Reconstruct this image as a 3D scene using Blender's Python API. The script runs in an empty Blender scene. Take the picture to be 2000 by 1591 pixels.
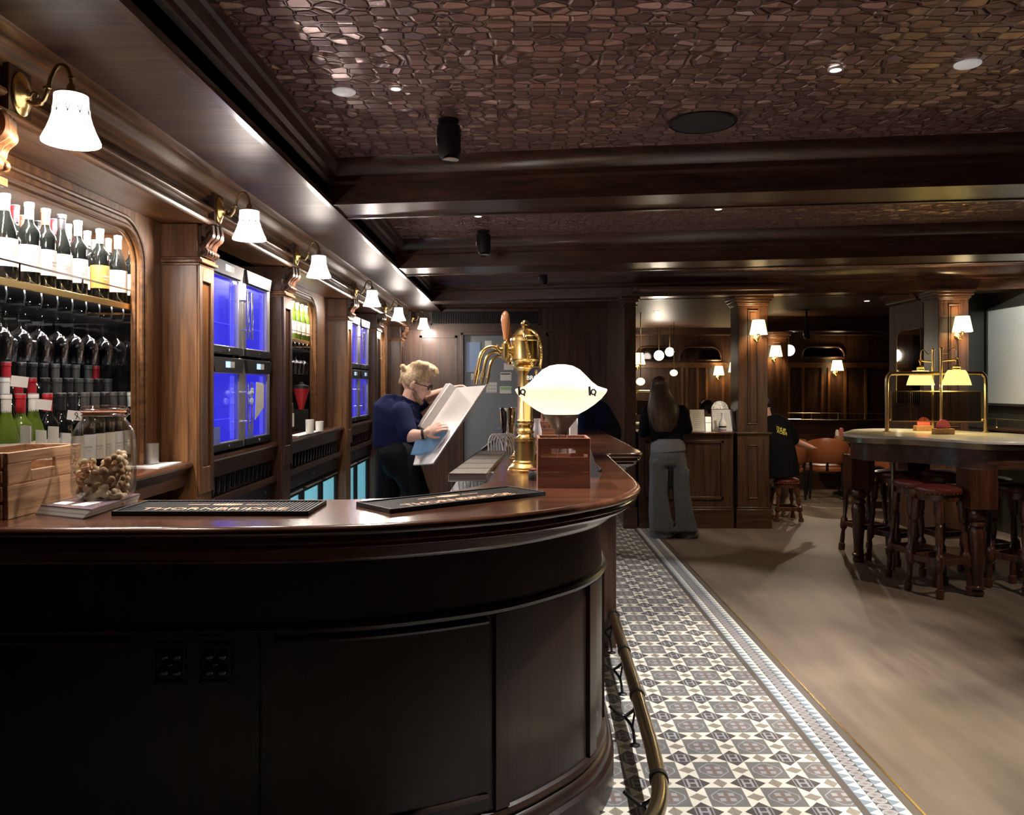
import bpy, bmesh, math, random
from mathutils import Vector, Matrix, Quaternion
random.seed(11)
PI = math.pi
sc = bpy.context.scene
COL = sc.collection
VX, VY, F, H = 1012.0, 752.0, 1600.0, 1.5
def PX(x, D): return (x - VX) / F * D
def PZ(y, D): return H + (VY - y) / F * D
def P(x, y, D): return Vector((PX(x, D), D, PZ(y, D)))
def PDz(y, z): return (H - z) * F / (y - VY)
def G(x, y, z=0.0):
    D = PDz(y, z); return Vector((PX(x, D), D, z))
ORD = ['first','second','third','fourth','fifth','sixth','seventh','eighth','ninth','tenth','eleventh','twelfth','thirteenth','fourteenth','fifteenth','sixteenth','seventeenth','eighteenth','nineteenth','twentieth','twenty-first','twenty-second','twenty-third','twenty-fourth']

# ------------------------------------------------------------------ mesh builder
class MB:
    def __init__(s): s.v = []; s.f = []
    def add(s, vs, fs):
        o = len(s.v); s.v += [tuple(p) for p in vs]; s.f += [tuple(i + o for i in f) for f in fs]; return s
    def box(s, x0, x1, y0, y1, z0, z1):
        vs = [(x0,y0,z0),(x1,y0,z0),(x1,y1,z0),(x0,y1,z0),(x0,y0,z1),(x1,y0,z1),(x1,y1,z1),(x0,y1,z1)]
        return s.add(vs, [(0,3,2,1),(4,5,6,7),(0,1,5,4),(1,2,6,5),(2,3,7,6),(3,0,4,7)])
    def obox(s, c, sx, sy, sz, rot=None):
        c = Vector(c); m = rot if rot is not None else Matrix.Identity(3)
        vs = [c + m @ Vector((a*sx/2, b*sy/2, d*sz/2)) for d in (-1,1) for (a,b) in ((-1,-1),(1,-1),(1,1),(-1,1))]
        return s.add(vs, [(0,3,2,1),(4,5,6,7),(0,1,5,4),(1,2,6,5),(2,3,7,6),(3,0,4,7)])
    def hexa(s, bot, top):
        n = len(bot); vs = list(bot) + list(top)
        fs = [tuple(range(n-1,-1,-1)), tuple(range(n,2*n))] + [(i,(i+1)%n,(i+1)%n+n,i+n) for i in range(n)]
        return s.add(vs, fs)
    def lathe(s, prof, c=(0,0,0), n=24, axis='z', cap=True, mat=None, sx=1, sy=1):
        c = Vector(c); vs = []; fs = []; k = len(prof)
        for (r, h) in prof:
            for i in range(n):
                a = 2*PI*i/n; p = Vector((r*math.cos(a)*sx, r*math.sin(a)*sy, h))
                if axis == 'x': p = Vector((p.z, p.x, p.y))
                elif axis == 'y': p = Vector((p.y, p.z, p.x))
                if mat is not None: p = mat @ p
                vs.append(c + p)
        for j in range(k-1):
            for i in range(n):
                i2 = (i+1) % n
                fs.append((j*n+i, j*n+i2, (j+1)*n+i2, (j+1)*n+i))
        if cap:
            if prof[0][0] > 1e-6: fs.append(tuple(range(n-1,-1,-1)))
            if prof[-1][0] > 1e-6: fs.append(tuple(range((k-1)*n, k*n)))
        return s.add(vs, fs)
    def cyl(s, p0, p1, r, n=12, r1=None):
        return s.tube([p0, p1], [r, r if r1 is None else r1], n)
    def tube(s, pts, rad, n=10, cap=True, flat=None, closed=False):
        pts = [Vector(p) for p in pts]; k = len(pts)
        if not isinstance(rad, (list, tuple)): rad = [rad]*k
        tans = []
        for i in range(k):
            if closed: t = pts[(i+1)%k] - pts[i-1]
            else: t = pts[min(i+1,k-1)] - pts[max(i-1,0)]
            if t.length < 1e-9: t = Vector((0,0,1))
            tans.append(t.normalized())
        up = Vector((0,0,1))
        if abs(tans[0].z) > 0.9: up = Vector((0,1,0)) if abs(tans[0].y) < .9 else Vector((1,0,0))
        nrm = (up - tans[0]*up.dot(tans[0])).normalized()
        vs = []; fs = []
        for i in range(k):
            t = tans[i]; nrm = (nrm - t*nrm.dot(t))
            nrm = nrm.normalized() if nrm.length > 1e-6 else t.orthogonal().normalized()
            b = t.cross(nrm); r = rad[i]
            ra, rb = (r if not isinstance(r, (tuple,list)) else r[0]), (r if not isinstance(r,(tuple,list)) else r[1])
            for j in range(n):
                a = 2*PI*j/n; vs.append(pts[i] + nrm*(math.cos(a)*ra) + b*(math.sin(a)*rb))
        m = k if closed else k-1
        for i in range(m):
            i2 = (i+1) % k
            for j in range(n):
                j2 = (j+1) % n; fs.append((i*n+j, i*n+j2, i2*n+j2, i2*n+j))
        if cap and not closed: fs.append(tuple(range(n-1,-1,-1))); fs.append(tuple(range((k-1)*n, k*n)))
        return s.add(vs, fs)
    def ball(s, c, r, n=12, m=8, rot=None):
        rx, ry, rz = r if isinstance(r, (tuple,list)) else (r,r,r)
        c = Vector(c); R = rot if rot is not None else Matrix.Identity(3); vs = []; fs = []
        vs.append(c + R @ Vector((0,0,rz)))
        for j in range(1, m):
            t = PI*j/m
            for i in range(n):
                a = 2*PI*i/n; vs.append(c + R @ Vector((rx*math.sin(t)*math.cos(a), ry*math.sin(t)*math.sin(a), rz*math.cos(t))))
        vs.append(c + R @ Vector((0,0,-rz)))
        for i in range(n): fs.append((0, 1+i, 1+(i+1)%n))
        for j in range(m-2):
            for i in range(n):
                a = 1+j*n+i; b = 1+j*n+(i+1)%n; fs.append((a, a+n, b+n, b))
        L = len(vs)-1; o = 1+(m-2)*n
        for i in range(n): fs.append((L, o+(i+1)%n, o+i))
        return s.add(vs, fs)
    def caps(s, pts, rad, n=12):
        if not isinstance(rad,(list,tuple)): rad=[rad]*len(pts)
        s.tube(pts, rad, n)
        for p, r in zip(pts, rad):
            r = max(r) if isinstance(r,(tuple,list)) else r
            s.ball(p, r*.995, n, 8)
        return s
    def prism(s, poly, z0, z1):
        return s.hexa([(x,y,z0) for x,y in poly], [(x,y,z1) for x,y in poly])
    def ext_y(s, prof, y0, y1, skew=None):
        # prof: list (x,z) closed ; extruded along y
        n = len(prof); vs = [(x,y0,z) for x,z in prof] + [(x,y1,z) for x,z in prof]
        return s.add(vs, [tuple(range(n)), tuple(range(2*n-1,n-1,-1))] + [(i,i+n,(i+1)%n+n,(i+1)%n) for i in range(n)])
    def ext_x(s, prof, x0, x1, k=0.0, xr=None):
        # prof: list (y,z) closed ; extruded along x with plan skew k (dy per dx) relative to xr
        xr = x0 if xr is None else xr; n = len(prof)
        vs = [(x0,y+k*(x0-xr),z) for y,z in prof] + [(x1,y+k*(x1-xr),z) for y,z in prof]
        return s.add(vs, [tuple(range(n-1,-1,-1)), tuple(range(n,2*n))] + [(i,(i+1)%n,(i+1)%n+n,i+n) for i in range(n)])
    def sweep(s, path, prof, closed=False, capends=True):
        # path: list of (x,y); prof: list of (offset outward(right of travel), z) closed polygon
        k = len(path); n = len(prof); vs = []
        for i in range(k):
            if closed: a, b = Vector(path[i-1]), Vector(path[(i+1)%k])
            else: a, b = Vector(path[max(i-1,0)]), Vector(path[min(i+1,k-1)])
            t = (b-a); t = Vector((t.x,t.y)).normalized(); nr = Vector((t.y,-t.x))
            for (o,z) in prof: vs.append((path[i][0]+nr.x*o, path[i][1]+nr.y*o, z))
        fs = []
        m = k if closed else k-1
        for i in range(m):
            i2 = (i+1)%k
            for j in range(n):
                j2 = (j+1)%n; fs.append((i*n+j, i2*n+j, i2*n+j2, i*n+j2))
        if not closed and capends: fs.append(tuple(range(n))); fs.append(tuple(range((k-1)*n+n-1,(k-1)*n-1,-1)))
        return s.add(vs, fs)
    def xf(s, M, start=0):
        for i in range(start, len(s.v)): s.v[i] = tuple(M @ Vector(s.v[i]))
        return s

def catmull(pts, n=6, closed=False):
    pts = [Vector(p) for p in pts]; out = []; k = len(pts)
    rng = range(k) if closed else range(k-1)
    for i in rng:
        p1, p2 = pts[i], pts[(i+1)%k]
        p0 = pts[i-1] if (closed or i>0) else p1*2-p2
        p3 = pts[(i+2)%k] if (closed or i+2<k) else p2*2-p1
        for j in range(n):
            t = j/n
            out.append(0.5*((2*p1)+(p2-p0)*t+(2*p0-5*p1+4*p2-p3)*t*t+(3*p1-p0-3*p2+p3)*t**3))
    if not closed: out.append(pts[-1])
    return out

# ------------------------------------------------------------------ object helpers
def tag(o, label=None, cat=None, group=None, kind=None):
    if label: o['label'] = label
    if cat: o['category'] = cat
    if group: o['group'] = group
    if kind: o['kind'] = kind
    return o
def obj(name, mb, mat, parent=None, world=False, bevel=0, smooth=True, ang=38):
    me = bpy.data.meshes.new(name); me.from_pydata(mb.v, [], mb.f)
    if world and parent is not None:
        R = Vector((0,0,0)); p = parent
        while p is not None: R += p.location; p = p.parent
        for v in me.vertices: v.co -= R
    me.validate(); me.update()
    bm = bmesh.new(); bm.from_mesh(me); bmesh.ops.recalc_face_normals(bm, faces=bm.faces); bm.to_mesh(me); bm.free()
    if smooth: me.shade_smooth(); me.set_sharp_from_angle(angle=math.radians(ang))
    o = bpy.data.objects.new(name, me); COL.objects.link(o)
    if mat is not None: me.materials.append(mat)
    if parent is not None: o.parent = parent
    if bevel:
        m = o.modifiers.new('bevel','BEVEL'); m.width = bevel; m.segments = 2; m.limit_method = 'ANGLE'; m.angle_limit = math.radians(40)
    return o
def thing(name, label, cat, loc=(0,0,0), rz=0, group=None):
    o = bpy.data.objects.new(name, None); COL.objects.link(o); o.location = loc; o.rotation_euler = (0,0,rz)
    o.empty_display_size = .05
    return tag(o, label, cat, group)
def struct(name, mb, mat, bevel=0, parent=None, smooth=True):
    o = obj(name, mb, mat, parent, bevel=bevel, smooth=smooth); o['kind'] = 'structure'; return o
def kids(o): return list(o.children)
def dup(root, loc, rz=0, label=None, group=None, scale=None, rot=None):
    r = root.copy(); COL.objects.link(r); r.location = loc; r.rotation_euler = rot if rot is not None else (0,0,rz)
    if label: r['label'] = label
    if group: r['group'] = group
    if scale: r.scale = scale
    for ch in kids(root):
        c = ch.copy(); COL.objects.link(c); c.parent = r
        for g in kids(ch):
            d = g.copy(); COL.objects.link(d); d.parent = c
    return r
def swapmat(root, part, mat):
    for ch in kids(root):
        for c in [ch] + kids(ch):
            if c.name.split('.')[0] == part:
                c.material_slots[0].link = 'OBJECT'; c.material_slots[0].material = mat
def bake_remesh(o, vox, smooth=4):
    m = o.modifiers.new('r','REMESH'); m.mode = 'VOXEL'; m.voxel_size = vox
    s = o.modifiers.new('s','SMOOTH'); s.iterations = smooth; s.factor = .5
    dg = bpy.context.evaluated_depsgraph_get(); dg.update()
    me = bpy.data.meshes.new_from_object(o.evaluated_get(dg))
    mats = [x for x in o.data.materials]
    o.modifiers.clear(); o.data = me
    if len(me.materials) == 0:
        for x in mats: me.materials.append(x)
    me.shade_smooth()
    return o
def text(name, body, size, mat, M, parent=None, ext=.0006, align='CENTER'):
    cu = bpy.data.curves.new(name,'FONT'); cu.body = body; cu.size = size; cu.extrude = ext; cu.align_x = align; cu.align_y = 'CENTER'
    cu.resolution_u = 2
    t = bpy.data.objects.new(name, cu); COL.objects.link(t)
    dg = bpy.context.evaluated_depsgraph_get(); dg.update()
    me = bpy.data.meshes.new_from_object(t.evaluated_get(dg))
    bpy.data.objects.remove(t)
    o = bpy.data.objects.new(name, me); COL.objects.link(o); me.materials.clear(); me.materials.append(mat)
    me.transform(M)
    if parent is not None:
        R = Vector((0,0,0)); p = parent
        while p is not None: R += p.location; p = p.parent
        me.transform(Matrix.Translation(-R)); o.parent = parent
    return o
def light(name, typ, loc, energy, color=(1,1,1), radius=.03, rot=None, spot=None, blend=.5, size=None, size_y=None):
    l = bpy.data.lights.new(name, typ); l.energy = energy; l.color = color
    if typ in ('POINT','SPOT'): l.shadow_soft_size = radius
    if typ == 'SPOT': l.spot_size = math.radians(spot or 70); l.spot_blend = blend
    if typ == 'AREA':
        l.size = size or .1
        if size_y: l.shape = 'RECTANGLE'; l.size_y = size_y
    o = bpy.data.objects.new(name, l); COL.objects.link(o); o.location = loc
    if rot is not None: o.rotation_euler = rot
    return o

# ------------------------------------------------------------------ materials
def newmat(name):
    m = bpy.data.materials.new(name); m.use_nodes = True; nt = m.node_tree; b = nt.nodes['Principled BSDF']; return m, nt, b
def N(nt, t, **kw):
    n = nt.nodes.new(t)
    for k, v in kw.items(): setattr(n, k, v)
    return n
def setin(n, **kw):
    for k, v in kw.items(): n.inputs[k.replace('_',' ')].default_value = v
def rgb(c): return (c[0], c[1], c[2], 1)
def simple(name, col, rough=.5, metal=0, spec=.5, noise=0, coat=0, nscale=20):
    m, nt, b = newmat(name)
    b.inputs['Base Color'].default_value = rgb(col); b.inputs['Roughness'].default_value = rough
    b.inputs['Metallic'].default_value = metal; b.inputs['Specular IOR Level'].default_value = spec
    b.inputs['Coat Weight'].default_value = coat; b.inputs['Coat Roughness'].default_value = .12
    tc = N(nt,'ShaderNodeTexCoord'); nz = N(nt,'ShaderNodeTexNoise'); nz.inputs['Scale'].default_value = nscale; nz.inputs['Detail'].default_value = 5
    nt.links.new(tc.outputs['Object'], nz.inputs['Vector'])
    mr = N(nt,'ShaderNodeMapRange'); amt = noise if noise else .08
    mr.inputs['To Min'].default_value = 1-amt; mr.inputs['To Max'].default_value = 1+amt
    nt.links.new(nz.outputs['Fac'], mr.inputs['Value'])
    vm = N(nt,'ShaderNodeVectorMath', operation='SCALE'); vm.inputs[0].default_value = col[:3]
    nt.links.new(mr.outputs['Result'], vm.inputs['Scale']); nt.links.new(vm.outputs['Vector'], b.inputs['Base Color'])
    return m
def wood(name, dark, lite, axis='z', rough=.38, scale=1.0, coat=.25, bump=.15):
    m, nt, b = newmat(name)
    tc = N(nt,'ShaderNodeTexCoord'); mp = N(nt,'ShaderNodeMapping')
    s = [22*scale,22*scale,22*scale]; s['xyz'.index(axis)] = 1.3*scale; mp.inputs['Scale'].default_value = s
    nt.links.new(tc.outputs['Object'], mp.inputs['Vector'])
    nz = N(nt,'ShaderNodeTexNoise'); setin(nz, Scale=1.0, Detail=8, Roughness=.65, Distortion=.6); nt.links.new(mp.outputs['Vector'], nz.inputs['Vector'])
    mp2 = N(nt,'ShaderNodeMapping'); s2 = [90*scale]*3; s2['xyz'.index(axis)] = 4*scale; mp2.inputs['Scale'].default_value = s2
    nt.links.new(tc.outputs['Object'], mp2.inputs['Vector'])
    n2 = N(nt,'ShaderNodeTexNoise'); setin(n2, Scale=1.0, Detail=3); nt.links.new(mp2.outputs['Vector'], n2.inputs['Vector'])
    mx = N(nt,'ShaderNodeMath', operation='MULTIPLY_ADD'); nt.links.new(n2.outputs['Fac'], mx.inputs[0]); mx.inputs[1].default_value = .35
    nt.links.new(nz.outputs['Fac'], mx.inputs[2])
    cr = N(nt,'ShaderNodeValToRGB'); cr.color_ramp.elements[0].position = .52; cr.color_ramp.elements[1].position = .84
    cr.color_ramp.elements[0].color = rgb(dark); cr.color_ramp.elements[1].color = rgb(lite)
    nt.links.new(mx.outputs['Value'], cr.inputs['Fac']); nt.links.new(cr.outputs['Color'], b.inputs['Base Color'])
    b.inputs['Roughness'].default_value = rough; b.inputs['Coat Weight'].default_value = coat; b.inputs['Coat Roughness'].default_value = .22
    bp = N(nt,'ShaderNodeBump'); bp.inputs['Strength'].default_value = bump; bp.inputs['Distance'].default_value = .004
    nt.links.new(mx.outputs['Value'], bp.inputs['Height']); nt.links.new(bp.outputs['Normal'], b.inputs['Normal'])
    return m
def emis(name, col, strength, base=(.8,.8,.8), trans=False):
    m, nt, b = newmat(name)
    b.inputs['Base Color'].default_value = rgb(base); b.inputs['Roughness'].default_value = .4
    b.inputs['Emission Color'].default_value = rgb(col); b.inputs['Emission Strength'].default_value = strength
    if trans:
        t = N(nt,'ShaderNodeBsdfTranslucent'); t.inputs['Color'].default_value = rgb(base)
        ad = N(nt,'ShaderNodeMixShader'); ad.inputs[0].default_value = .55
        out = nt.nodes['Material Output']
        nt.links.new(b.outputs[0], ad.inputs[1]); nt.links.new(t.outputs[0], ad.inputs[2]); nt.links.new(ad.outputs[0], out.inputs['Surface'])
    return m
def thin_glass(name, tint=(1,1,1), refl=.5, rough=.03, ior=1.45):
    m, nt, b = newmat(name); nt.nodes.remove(b); out = nt.nodes['Material Output']
    tr = N(nt,'ShaderNodeBsdfTransparent'); tr.inputs['Color'].default_value = rgb(tint)
    gl = N(nt,'ShaderNodeBsdfGlossy'); gl.inputs['Roughness'].default_value = rough; gl.inputs['Color'].default_value = (1,1,1,1)
    lw = N(nt,'ShaderNodeLayerWeight'); lw.inputs['Blend'].default_value = refl
    mr = N(nt,'ShaderNodeMapRange'); mr.inputs['To Min'].default_value = .02; mr.inputs['To Max'].default_value = .8
    nt.links.new(lw.outputs['Facing'], mr.inputs['Value'])
    pw = N(nt,'ShaderNodeMath', operation='POWER'); pw.inputs[1].default_value = 2.0; nt.links.new(mr.outputs['Result'], pw.inputs[0])
    mx = N(nt,'ShaderNodeMixShader'); nt.links.new(pw.outputs[0], mx.inputs[0]); nt.links.new(tr.outputs[0], mx.inputs[1]); nt.links.new(gl.outputs[0], mx.inputs[2])
    nt.links.new(mx.outputs[0], out.inputs['Surface']); return m

M = {}
OAKD, OAKL = (.026,.0115,.0065), (.088,.039,.021)
M['dark_matt'] = wood('dark_oak_matt', OAKD, OAKL, 'z', rough=.6, coat=0)
M['soffit'] = wood('soffit_oak', (.04,.018,.012), (.12,.06,.042), 'x', rough=.46, coat=0, bump=.35)
M['oak_z'] = wood('oak_vertical', (.075,.028,.009), (.27,.12,.043), 'z', bump=.25)
M['oak_y'] = wood('oak_along', (.085,.034,.012), (.25,.11,.04), 'y')
M['dark_x'] = wood('dark_oak_across', OAKD, OAKL, 'x', rough=.3)
M['dark_y'] = wood('dark_oak_along', OAKD, OAKL, 'y', rough=.3)
M['dark_z'] = wood('dark_oak_upright', OAKD, OAKL, 'z', rough=.33)
M['mahog'] = wood('polished_mahogany', (.045,.014,.007), (.105,.038,.018), 'x', rough=.16, coat=.6, bump=.03)
M['mahog_y'] = wood('polished_mahogany_along', (.045,.014,.007), (.105,.038,.018), 'y', rough=.16, coat=.6, bump=.03)
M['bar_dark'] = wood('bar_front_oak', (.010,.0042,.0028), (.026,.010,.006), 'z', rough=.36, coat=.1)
M['stoolwood'] = wood('stool_wood', (.035,.011,.006), (.11,.04,.018), 'z', rough=.28, coat=.4)
M['crate'] = wood('crate_wood', (.23,.11,.05), (.52,.30,.16), 'y', rough=.6, scale=1.4, coat=0)
M['crate_red'] = wood('crate_redwood', (.13,.042,.022), (.28,.11,.058), 'x', rough=.45, scale=1.4, coat=.1)
M['brass'] = simple('brass', (.85,.62,.26), .27, 1)
M['brass_old'] = simple('aged_brass', (.45,.34,.18), .3, 1)
M['bronze'] = simple('bronze_tube', (.42,.34,.2), .26, 1)
M['steel'] = simple('stainless_steel', (.62,.6,.58), .34, .75)
M['chrome'] = simple('chrome', (.85,.85,.87), .1, 1)
M['sheet'] = simple('brushed_sheet', (.78,.72,.68), .42, .8)
M['black'] = simple('black_plastic', (.012,.012,.013), .5, 0, .25)
M['dimcap'] = simple('dull_capsule', (.09,.085,.08), .45)
M['blackmetal'] = simple('black_metal', (.01,.01,.01), .35, .3)
M['rubber'] = simple('black_rubber', (.014,.013,.013), .55)
M['white'] = simple('white_paper', (.82,.8,.76), .6)
M['paper_grey'] = simple('grey_print', (.55,.54,.52), .6)
M['cream'] = simple('cream_paper', (.8,.74,.6), .6)
M['leather'] = simple('tan_leather', (.30,.095,.035), .38, noise=.18)
M['leather_red'] = simple('oxblood_leather', (.10,.017,.014), .33, noise=.15)
M['skin'] = simple('skin', (.62,.36,.27), .5, noise=.04)
M['navy'] = simple('navy_cloth', (.004,.007,.034), .75, spec=.1, noise=.2)
M['blackcloth'] = simple('black_cloth', (.006,.006,.008), .8, spec=.1, noise=.2)
M['greycloth'] = simple('grey_trouser', (.125,.125,.13), .8, spec=.1, noise=.2)
M['denim'] = simple('dark_trousers', (.002,.0022,.004), .75, spec=.1, noise=.2)
M['blond'] = wood('blond_hair', (.22,.14,.07), (.66,.48,.28), 'y', rough=.5, scale=4, coat=0)
M['brownhair'] = wood('brown_hair', (.014,.008,.005), (.10,.055,.032), 'z', rough=.38, scale=3, coat=0)
M['darkhair'] = simple('dark_hair', (.02,.013,.01), .4, noise=.3)
M['bluecloth'] = simple('blue_cloth', (.22,.45,.75), .8, noise=.2)
M['glass'] = thin_glass('clear_glass', (.96,.97,.98), .45)
M['jarglass'] = thin_glass('jar_glass', (.95,.96,.96), .38)
M['greenglass'] = simple('green_bottle_glass', (.10,.15,.02), .08, 0, .6)
M['blackglass'] = simple('dark_bottle_glass', (.008,.009,.008), .07, 0, .6)
M['mirror'] = simple('mirror', (.55,.53,.5), .03, 1)
M['mirrordark'] = simple('dark_mirror', (.3,.28,.26), .06, 1)
M['door'] = simple('grey_door_paint', (.20,.23,.25), .5)
M['pale'] = simple('pale_screen', (.66,.70,.67), .6)
M['marble'] = simple('marble', (.6,.57,.52), .18, 0, .6, noise=.35, nscale=9)
M['biscuit'] = simple('biscuit', (.52,.37,.23), .8, noise=.25)
M['biscuit2'] = simple('biscuit_dark', (.28,.16,.08), .8, noise=.25)
M['orange'] = simple('orange_rubber', (.65,.22,.1), .6)
M['red'] = simple('red_capsule', (.45,.02,.03), .35)
M['orangered'] = simple('orange_capsule', (.6,.1,.05), .35)
M['greycap'] = simple('grey_capsule', (.38,.36,.33), .4)
M['silver'] = simple('silver_foil', (.6,.6,.6), .3, .7)
M['blackcap'] = simple('black_capsule', (.02,.02,.022), .35)
M['whitelabel'] = simple('white_label', (.85,.83,.8), .55)
M['ochrelabel'] = simple('ochre_label', (.62,.36,.08), .55, noise=.4, nscale=60)
M['pinklabel'] = simple('pink_badge', (.75,.16,.2), .5)
M['shade'] = emis('lit_opal_glass', (1,.92,.84), 2.6, (.9,.9,.9))
M['shade_big'] = emis('lit_alabaster', (1,.92,.72), .33, (.55,.52,.45), True)
M['shade_warm'] = emis('lit_linen', (1,.80,.42), 2.4, (.9,.85,.7))
M['shade_yellow'] = emis('lit_pleated_shade', (1,.86,.28), 1.1, (.9,.8,.4))
M['spotlens'] = emis('downlight_lens', (1,.95,.88), 6)
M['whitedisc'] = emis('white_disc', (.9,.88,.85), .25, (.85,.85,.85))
M['bluelit'] = emis('blue_lit_liner', (.035,.035,1), 1.0, (.05,.05,.5))
M['whitelit'] = emis('white_lit_strip', (.9,.93,1), 2.2)
M['cyanlit'] = emis('cyan_lit_liner', (.25,.75,.9), 1.0, (.3,.6,.7))
M['display'] = emis('blue_display', (.2,.45,1), 1.3)
M['bluereflect'] = emis('blue_reflection_glow', (.25,.45,.85), .12, (.2,.25,.35))  # blue reflection in the door glass, put in as a weak glow
M['yellowtext'] = simple('yellow_print', (.85,.75,.15), .6)
M['walldark'] = simple('dark_olive_wall', (.035,.034,.026), .6)
M['shadowwall'] = simple('dark_wall', (.012,.009,.008), .6)
# ================================================================== SETTING
def mn(nt, op, a, b=None, c=None):
    n = nt.nodes.new('ShaderNodeMath'); n.operation = op
    for i, v in enumerate((a, b, c)):
        if v is None: continue
        if isinstance(v, (int, float)): n.inputs[i].default_value = v
        else: nt.links.new(v, n.inputs[i])
    return n.outputs[0]
def mixc(nt, fac, a, b):
    n = nt.nodes.new('ShaderNodeMix'); n.data_type = 'RGBA'
    nt.links.new(fac, n.inputs['Factor'])
    for nm, v in (('A', a), ('B', b)):
        s = [i for i in n.inputs if i.name == nm and i.type == 'RGBA'][0]
        if isinstance(v, tuple): s.default_value = rgb(v)
        else: nt.links.new(v, s)
    return [o for o in n.outputs if o.type == 'RGBA'][0]
def tile_material():
    m, nt, b = newmat('encaustic_tiles'); tc = N(nt,'ShaderNodeTexCoord'); sp = N(nt,'ShaderNodeSeparateXYZ')
    nt.links.new(tc.outputs['Object'], sp.inputs[0]); X, Y = sp.outputs[0], sp.outputs[1]
    p = .2085
    u = mn(nt,'DIVIDE', mn(nt,'SUBTRACT', X, .866), p); v = mn(nt,'DIVIDE', mn(nt,'SUBTRACT', Y, 3.298), p)
    def near(s): return mn(nt,'SUBTRACT', mn(nt,'FRACT', mn(nt,'ADD', s, 100.5)), .5)      # signed distance to nearest integer
    du, dv = near(u), near(v); au, av = mn(nt,'ABSOLUTE', du), mn(nt,'ABSOLUTE', dv)
    bu, bv = mn(nt,'SUBTRACT', .5, au), mn(nt,'SUBTRACT', .5, av)                            # distance to half-integers
    lt = lambda a, k: mn(nt,'LESS_THAN', a, k); gt = lambda a, k: mn(nt,'GREATER_THAN', a, k)
    mul = lambda a, c: mn(nt,'MULTIPLY', a, c); add = lambda a, c: mn(nt,'ADD', a, c); mx = lambda a, c: mn(nt,'MAXIMUM', a, c)
    cream, dark, mid, tan, pale = (.74,.70,.60), (.085,.075,.075), (.17,.165,.16), (.28,.245,.20), (.34,.345,.36)
    # Q squares
    q_ring = mul(lt(mn(nt,'ABSOLUTE', mn(nt,'SUBTRACT', mx(mn(nt,'MULTIPLY',add(bu,bv),.8), mx(bu,bv)), .262)), .012), 1.0)
    lob = mul(lt(mn(nt,'ABSOLUTE', mn(nt,'SUBTRACT', bu, .09)), .05), lt(mn(nt,'ABSOLUTE', mn(nt,'SUBTRACT', bv, .09)), .05))
    col = mixc(nt, q_ring, mid, pale)
    col = mixc(nt, lt(mx(mn(nt,'MULTIPLY',add(bu,bv),.8), mx(bu,bv)), .19), col, (.20,.155,.14))
    col = mixc(nt, lob, col, pale)
    # bands of H row / H column = cream with tan lozenge, dark star, H tile
    band = mx(lt(au,.17), lt(av,.17)); col = mixc(nt, band, col, cream)
    dm1 = mul(lt(au,.17), lt(add(au, mul(bv,1.25)), .165)); dm2 = mul(lt(av,.17), lt(add(av, mul(bu,1.25)), .165))
    col = mixc(nt, mx(dm1, dm2), col, tan)
    star = mx(lt(add(mul(au,1/.17), mul(av,1/.155)), 1+.155/.17), lt(add(mul(av,1/.17), mul(au,1/.155)), 1+.155/.17)); star = mul(star, mx(lt(au,.155), lt(av,.155)))
    star = mx(star, mul(lt(au,.155), lt(av,.155)))
    col = mixc(nt, star, col, dark)
    hb = mul(mul(lt(au,.145), lt(av,.145)), mx(mul(gt(au,.055), lt(au,.095)), mul(lt(au,.1), lt(av,.022))))
    hf = mx(hb, mul(mul(lt(au,.155), lt(av,.155)), gt(mx(au,av), .138)))
    col = mixc(nt, hf, col, pale)
    # grout
    gr = mx(lt(mn(nt,'ABSOLUTE', mn(nt,'SUBTRACT', au, .168)), .006), mx(lt(mn(nt,'ABSOLUTE', mn(nt,'SUBTRACT', av, .168)), .006), lt(bu, .005)))
    col = mixc(nt, mul(gr, .55), col, (.12,.11,.10))
    # border strips by X
    stripd = mul(gt(X,1.205), 1.0); col = mixc(nt, stripd, col, (.10,.085,.075))
    def tri(x0, x1, flip):
        t = mn(nt,'DIVIDE', mn(nt,'SUBTRACT', X, x0), x1-x0)
        if flip: t = mn(nt,'SUBTRACT', 1.0, t)
        w = mn(nt,'MULTIPLY', mn(nt,'ABSOLUTE', near(mn(nt,'DIVIDE', Y, .05))), 2.0)
        f = mn(nt,'LESS_THAN', w, t)
        inn = mul(gt(X,x0), lt(X,x1)); return f, inn
    f, inn = tri(1.235,1.278,True); tcol = mixc(nt, f, cream, (.20,.25,.30)); col = mixc(nt, inn, col, tcol)
    f, inn = tri(1.335,1.378,True); tcol = mixc(nt, f, cream, (.20,.25,.30)); col = mixc(nt, inn, col, tcol)
    inn = mul(gt(X,1.28), lt(X,1.333)); e = mn(nt,'SQRT', add(mn(nt,'POWER', mul(mn(nt,'SUBTRACT',X,1.3065),1/.027),2.0), mn(nt,'POWER', mul(near(mn(nt,'DIVIDE',Y,.0417)),2.1),2.0)))
    bc = mixc(nt, lt(e, .98), (.08,.08,.085), (.27,.265,.27)); bc = mixc(nt, mul(lt(e,.98), gt(e,.86)), bc, (.45,.45,.46)); bc = mixc(nt, lt(e,.35), bc, (.22,.17,.165)); col = mixc(nt, inn, col, bc)
    nz = N(nt,'ShaderNodeTexNoise'); setin(nz, Scale=9.0, Detail=6.0); nt.links.new(tc.outputs['Object'], nz.inputs['Vector'])
    mr = N(nt,'ShaderNodeMapRange'); mr.inputs['To Min'].default_value = .78; mr.inputs['To Max'].default_value = 1.18; nt.links.new(nz.outputs['Fac'], mr.inputs['Value'])
    vm = N(nt,'ShaderNodeVectorMath', operation='SCALE'); nt.links.new(col, vm.inputs[0]); nt.links.new(mr.outputs['Result'], vm.inputs['Scale'])
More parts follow.
